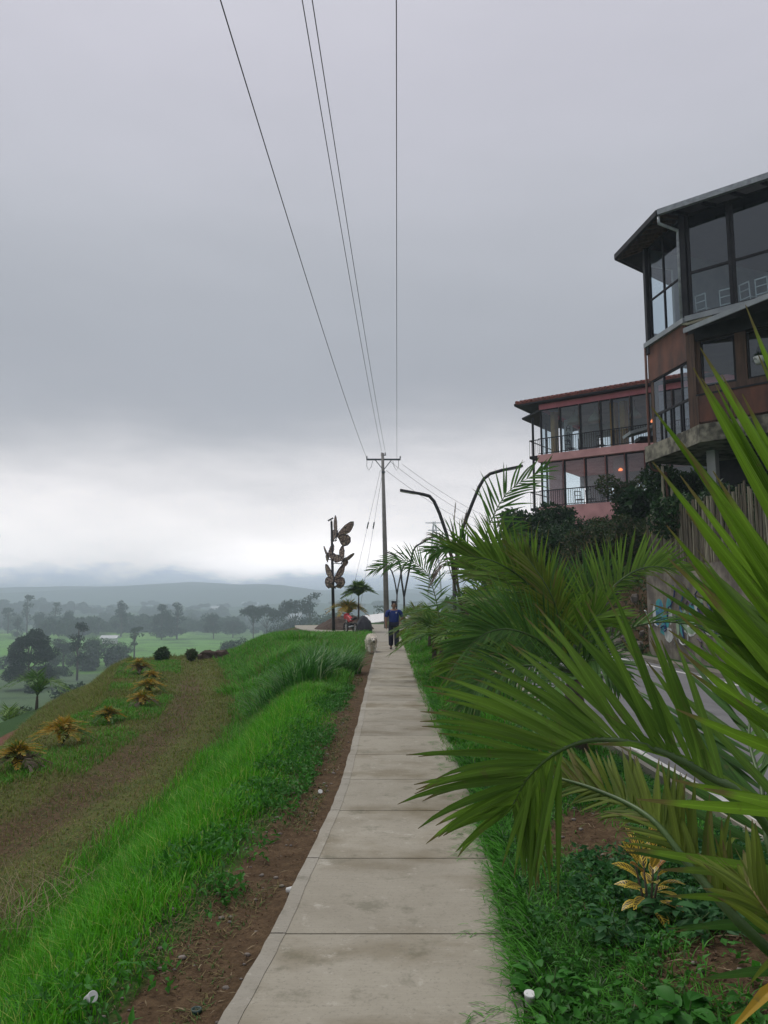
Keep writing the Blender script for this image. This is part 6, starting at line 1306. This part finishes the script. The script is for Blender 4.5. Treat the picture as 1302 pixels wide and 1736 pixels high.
# facing -y. left leg (viewer's right, +x) stepping forward
N_ = {'pel': (0, 0, .96, (.15, .10)), 'waist': (0, 0, 1.10, (.14, .10)), 'chest': (0, -.01, 1.30, (.17, .11)), 'neckb': (0, .01, 1.43, (.10, .075)), 'neck': (0, .0, 1.50, .052), 'chin': (0, -.02, 1.555, (.058, .065)), 'head': (0, -.015, 1.63, (.078, .095)), 'crown': (0, 0, 1.70, (.06, .075)),
 'shR': (-.19, .01, 1.405, .062), 'elR': (-.265, .02, 1.13, .042), 'wrR': (-.255, -.05, .90, .028), 'paR': (-.25, -.06, .83, (.018, .036)),
 'shL': (.19, .01, 1.405, .062), 'elL': (.285, .10, 1.15, .042), 'wrL': (.15, .20, 1.02, .028), 'paL': (.09, .21, 1.0, (.036, .018)),
 'hiR': (-.09, 0, .92, (.10, .09)), 'knR': (-.095, .02, .50, .058), 'anR': (-.095, .10, .10, .038), 'toR': (-.105, -.02, .035, (.035, .028)),
 'hiL': (.09, 0, .92, (.10, .09)), 'knL': (.085, -.07, .50, .058), 'anL': (.08, -.05, .09, .038), 'toL': (.085, -.19, .035, (.035, .028))}
E_ = [('pel','waist'),('waist','chest'),('chest','neckb'),('neckb','neck'),('neck','chin'),('chin','head'),('head','crown'),('neckb','shR'),('shR','elR'),('elR','wrR'),('wrR','paR'),('neckb','shL'),('shL','elL'),('elL','wrL'),('wrL','paL'),('pel','hiR'),('hiR','knR'),('knR','anR'),('anR','toR'),('pel','hiL'),('hiL','knL'),('knL','anL'),('anL','toL')]
for i, (dx, ln) in enumerate(((-.028, .055), (-.010, .065), (.009, .060), (.026, .048))):
    N_['fR%d' % i] = (-.25, -.06 + dx, .83 - .035, .0085); N_['gR%d' % i] = (-.245, -.065 + dx*1.1, .83 - .035 - ln*.6, .008); N_['hR%d' % i] = (-.235, -.07 + dx*1.1, .83 - .035 - ln, .007); E_ += [('paR', 'fR%d' % i), ('fR%d' % i, 'gR%d' % i), ('gR%d' % i, 'hR%d' % i)]
    N_['fL%d' % i] = (.055, .215, 1.0 + dx, .0085); N_['gL%d' % i] = (.055 - ln*.5, .21, 1.0 + dx*1.1, .008); N_['hL%d' % i] = (.055 - ln*.9, .2, 1.0 + dx*1.1, .007); E_ += [('paL', 'fL%d' % i), ('fL%d' % i, 'gL%d' % i), ('gL%d' % i, 'hL%d' % i)]
N_['tR'] = (-.24, -.105, .84, .010); N_['tR2'] = (-.235, -.115, .80, .009); N_['tL'] = (.10, .2, 1.045, .010); N_['tL2'] = (.07, .2, 1.06, .009); E_ += [('paR','tR'),('tR','tR2'),('paL','tL'),('tL','tL2')]
body = skin_fig('body', N_, E_, m_skin, man)
K = lambda k, r, d=(0,0,0): (N_[k][0]+d[0], N_[k][1]+d[1], N_[k][2]+d[2], r)
skin_fig('shirt', {'h': K('pel', (.175, .125), (0, 0, -.06)), 'w': K('waist', (.165, .125)), 'c': K('chest', (.195, .135)), 'n': K('neckb', (.11, .085)), 'k': K('neckb', (.066, .066), (0, 0, .045)), 'sr': K('shR', .083), 'mr': (-.235, .015, 1.25, .068), 'er': (-.252, .018, 1.18, .062), 'sl': K('shL', .083), 'ml': (.243, .06, 1.26, .068), 'el': (.268, .08, 1.19, .062)}, [('h','w'),('w','c'),('c','n'),('n','k'),('n','sr'),('sr','mr'),('mr','er'),('n','sl'),('sl','ml'),('ml','el')], m_shirt, man)
skin_fig('trousers', {'p': K('pel', (.165, .118), (0, 0, -.02)), 'hr': K('hiR', (.108, .10)), 'kr': K('knR', .092), 'ar': K('anR', (.080, .080), (0, -.01, .02)), 'hl': K('hiL', (.108, .10)), 'kl': K('knL', .092), 'al': K('anL', (.080, .080), (0, -.01, .02))}, [('p','hr'),('hr','kr'),('kr','ar'),('p','hl'),('hl','kl'),('kl','al')], m_trou, man)
for s in ('R', 'L'): skin_fig('shoe', {'a': K('an'+s, .048, (0, .02, -.04)), 'b': (N_['an'+s][0], N_['an'+s][1]-.08, .045, (.05, .042)), 'c': K('to'+s, (.048, .036), (0, -.02, .005))}, [('a','b'),('b','c')], m_shoe, man)
skin_fig('hair', {'a': (0, .035, 1.67, (.08, .085)), 'b': (0, .012, 1.70, (.062, .07)), 'c': (0, .06, 1.61, (.07, .05))}, [('b','a'),('a','c')], m_hair, man)
q = MB(); q.blob((-.03, -.105, 1.645), (.011, .008, .008), m_hair, 8, 6, 0); q.blob((.03, -.105, 1.645), (.011, .008, .008), m_hair, 8, 6, 0); q.build('eyes', parent=man, smooth=True)
q = MB(); q.blob((0, -.118, 1.615), (.013, .018, .022), m_skin, 8, 6, 0); q.box((0, -.098, 1.575), (.04, .012, .008), 0, simple('lips', (.2, .08, .07), scale=9)); q.build('face_features', parent=man, smooth=True)
for s in (-1, 1): q = MB(); q.blob((s*.083, 0, 1.625), (.012, .02, .03), m_skin, 8, 6, 0); q.build('ear', parent=man, smooth=True)
q = MB(); q.box((.07, -.155, 1.36), (.035, .01, .05), 0, m_white); q.build('chest_badge', parent=man)
# ================================================================ DOG
m_fur = simple('white_fur', (.82, .76, .66), (.62, .55, .45), scale=14, rough=.95, bump=1.0, bdist=.02, detail=8); m_nose = simple('black_nose', (.01, .01, .01), scale=9, rough=.4)
dg = PZ(630, 1106, .0); dog = empty('dog', (dg.x, dg.y, -.01), 'fluffy white dog walking towards the viewer along the left edge of the path', 'dog', rz=R(8)); dS = (PY(630, 1072, dg.y).z)/.70; dog.scale = (dS,)*3
ND = {'hip': (0, .38, .50, (.15, .14)), 'mid': (0, .12, .50, (.16, .15)), 'chest': (0, -.16, .50, (.17, .17)), 'neck': (0, -.32, .52, (.125, .12)), 'head': (0, -.46, .48, (.105, .10)), 'muz': (0, -.58, .44, (.056, .048)), 'nose': (0, -.64, .425, (.040, .034)),
 'tail': (0, .54, .50, .05), 'tail2': (.02, .62, .38, .06), 'tail3': (.02, .66, .26, .05)}
ED = [('hip','mid'),('mid','chest'),('chest','neck'),('neck','head'),('head','muz'),('muz','nose'),('hip','tail'),('tail','tail2'),('tail2','tail3')]
for s, n2, fy, hy in ((-1, 'a', -.10, .08), (1, 'b', .06, -.08)):
    ND.update({'s'+n2: (s*.105, -.17, .40, .075), 'e'+n2: (s*.105, -.14, .26, .055), 'w'+n2: (s*.10, -.16+fy, .13, .042), 'f'+n2: (s*.10, -.18+fy, .05, .042), 't'+n2: (s*.10, -.23+fy, .035, .036)}); ED += [('chest','s'+n2),('s'+n2,'e'+n2),('e'+n2,'w'+n2),('w'+n2,'f'+n2),('f'+n2,'t'+n2)]
    ND.update({'h'+n2: (s*.10, .36, .40, .09), 'k'+n2: (s*.11, .28, .28, .065), 'c'+n2: (s*.11, .42+hy*.5, .17, .042), 'g'+n2: (s*.11, .40+hy, .05, .04), 'i'+n2: (s*.11, .35+hy, .035, .036)}); ED += [('hip','h'+n2),('h'+n2,'k'+n2),('k'+n2,'c'+n2),('c'+n2,'g'+n2),('g'+n2,'i'+n2)]
db = skin_fig('body', ND, ED, m_fur, dog)
# coat: tufts over the body
fm = leafmat('fur_tuft', (.66, .60, .50), (.88, .83, .74), rough=.9, transl=.15); Pf, Df = [], []
for k, (x_, y_, z_, r_) in ND.items():
    if k[0] in 'fgti' and k not in ('hip', 'tail', 'tail2', 'tail3'): continue
    rr = max(r_) if hasattr(r_, '__len__') else r_; n = int(9000*rr*rr*4); n = max(n, 60)
    if k in ('muz', 'nose', 'head'): n = n//6 if k == 'head' else 0
    d = rnd_dirs(n); Pf.append(np.array([x_, y_, z_]) + d*rr*.82); Df.append(d)
P = np.concatenate(Pf); D = np.concatenate(Df); n = len(P); V, Q = leaves(P, nrm(D*.7 + rnd_dirs(n)*.35 + [0, .25, -.55]), D, RNG.uniform(.04, .08, n), np.full(n, .016)); np_mesh('coat', V, Q, fm, parent=dog)
for s in (-1, 1):
    q = MB(); q.blob((s*.11, -.43, .50), (.03, .05, .085), m_fur, 8, 6, .1); q.build('ear', parent=dog, smooth=True)
    q = MB(); q.blob((s*.048, -.565, .51), (.018, .012, .018), m_nose, 8, 6, 0); q.build('eye', parent=dog, smooth=True)
q = MB(); q.blob((0, -.675, .44), (.034, .022, .026), m_nose, 8, 6, 0); q.box((0, -.655, .385), (.07, .04, .022), 0, m_nose); q.build('nose', parent=dog, smooth=True)
# ================================================================ LITTER
def cup(px, py, rz, tilt, label, z=0.02, s=.034):
    b = PZ(px, py, z); t = empty('paper_cup', b, label, 'cup', None, rz); t.rotation_euler = (tilt, 0, rz); q = MB(); q.lathe((0, 0, 0), [(s*.72, 0), (s, s*2.1), (s*1.06, s*2.12), (s*.94, s*2.1), (s*.68, .004)], 18, m_white); q.build('body', parent=t, smooth=True)
    r = MB(); r.lathe((0, 0, s*2.08), [(s*1.0, 0), (s*1.09, .003), (s*1.09, .007), (s*1.0, .009)], 18, m_white); r.build('rim', parent=t)
cup(486, 1509, 1.3, R(80), 'small white cup lying on the soil against the left path edge', .0, .018); cup(897, 1705, .2, R(12), 'white cup standing in the grass at the right path edge', .05, .021)
cup(147, 1695, .9, R(60), 'crumpled white cup half hidden in the grass at the lower left', -.02, .021); cup(541, 1346, .4, R(50), 'small white cup on the soil farther up the left path edge', .0, .018)
q = MB(); b = PZ(333, 1703, -.02); q.lathe((b.x, b.y, Hs(b.x, b.y) + .003), [(.022, 0), (.024, .008), (.022, .014), (.016, .014), (.015, .008)], 16, simple('green_plastic', (.01, .05, .035), scale=8, rough=.4)); tag(q.build('bottle_cap', smooth=True), 'dark green bottle cap on the soil near the bottom edge', 'bottle cap')
# ================================================================ HAZE
hz = MB(); hz.add([(x, y, z) for z in (-110, 79) for x, y in ((-6800, -1000), (6800, -1000), (6800, 7800), (-6800, 7800))], [(0,3,2,1),(4,5,6,7),(0,1,5,4),(1,2,6,5),(2,3,7,6),(3,0,4,7)])
mh = new_mat('haze_air'); g = G(mh); pv = g.n('ShaderNodeVolumePrincipled'); pv.inputs['Color'].default_value = (.76, .87, 1.0, 1); pv.inputs['Density'].default_value = .00070; pv.inputs['Anisotropy'].default_value = .2
oo = g.n('ShaderNodeOutputMaterial'); g.l.new(pv.outputs[0], oo.inputs['Volume']); tag(hz.build('haze', mh), kind='stuff')
#print('ground max', GZ.max(), 'x,y', GX.ravel()[GZ.argmax()], GY.ravel()[GZ.argmax()])
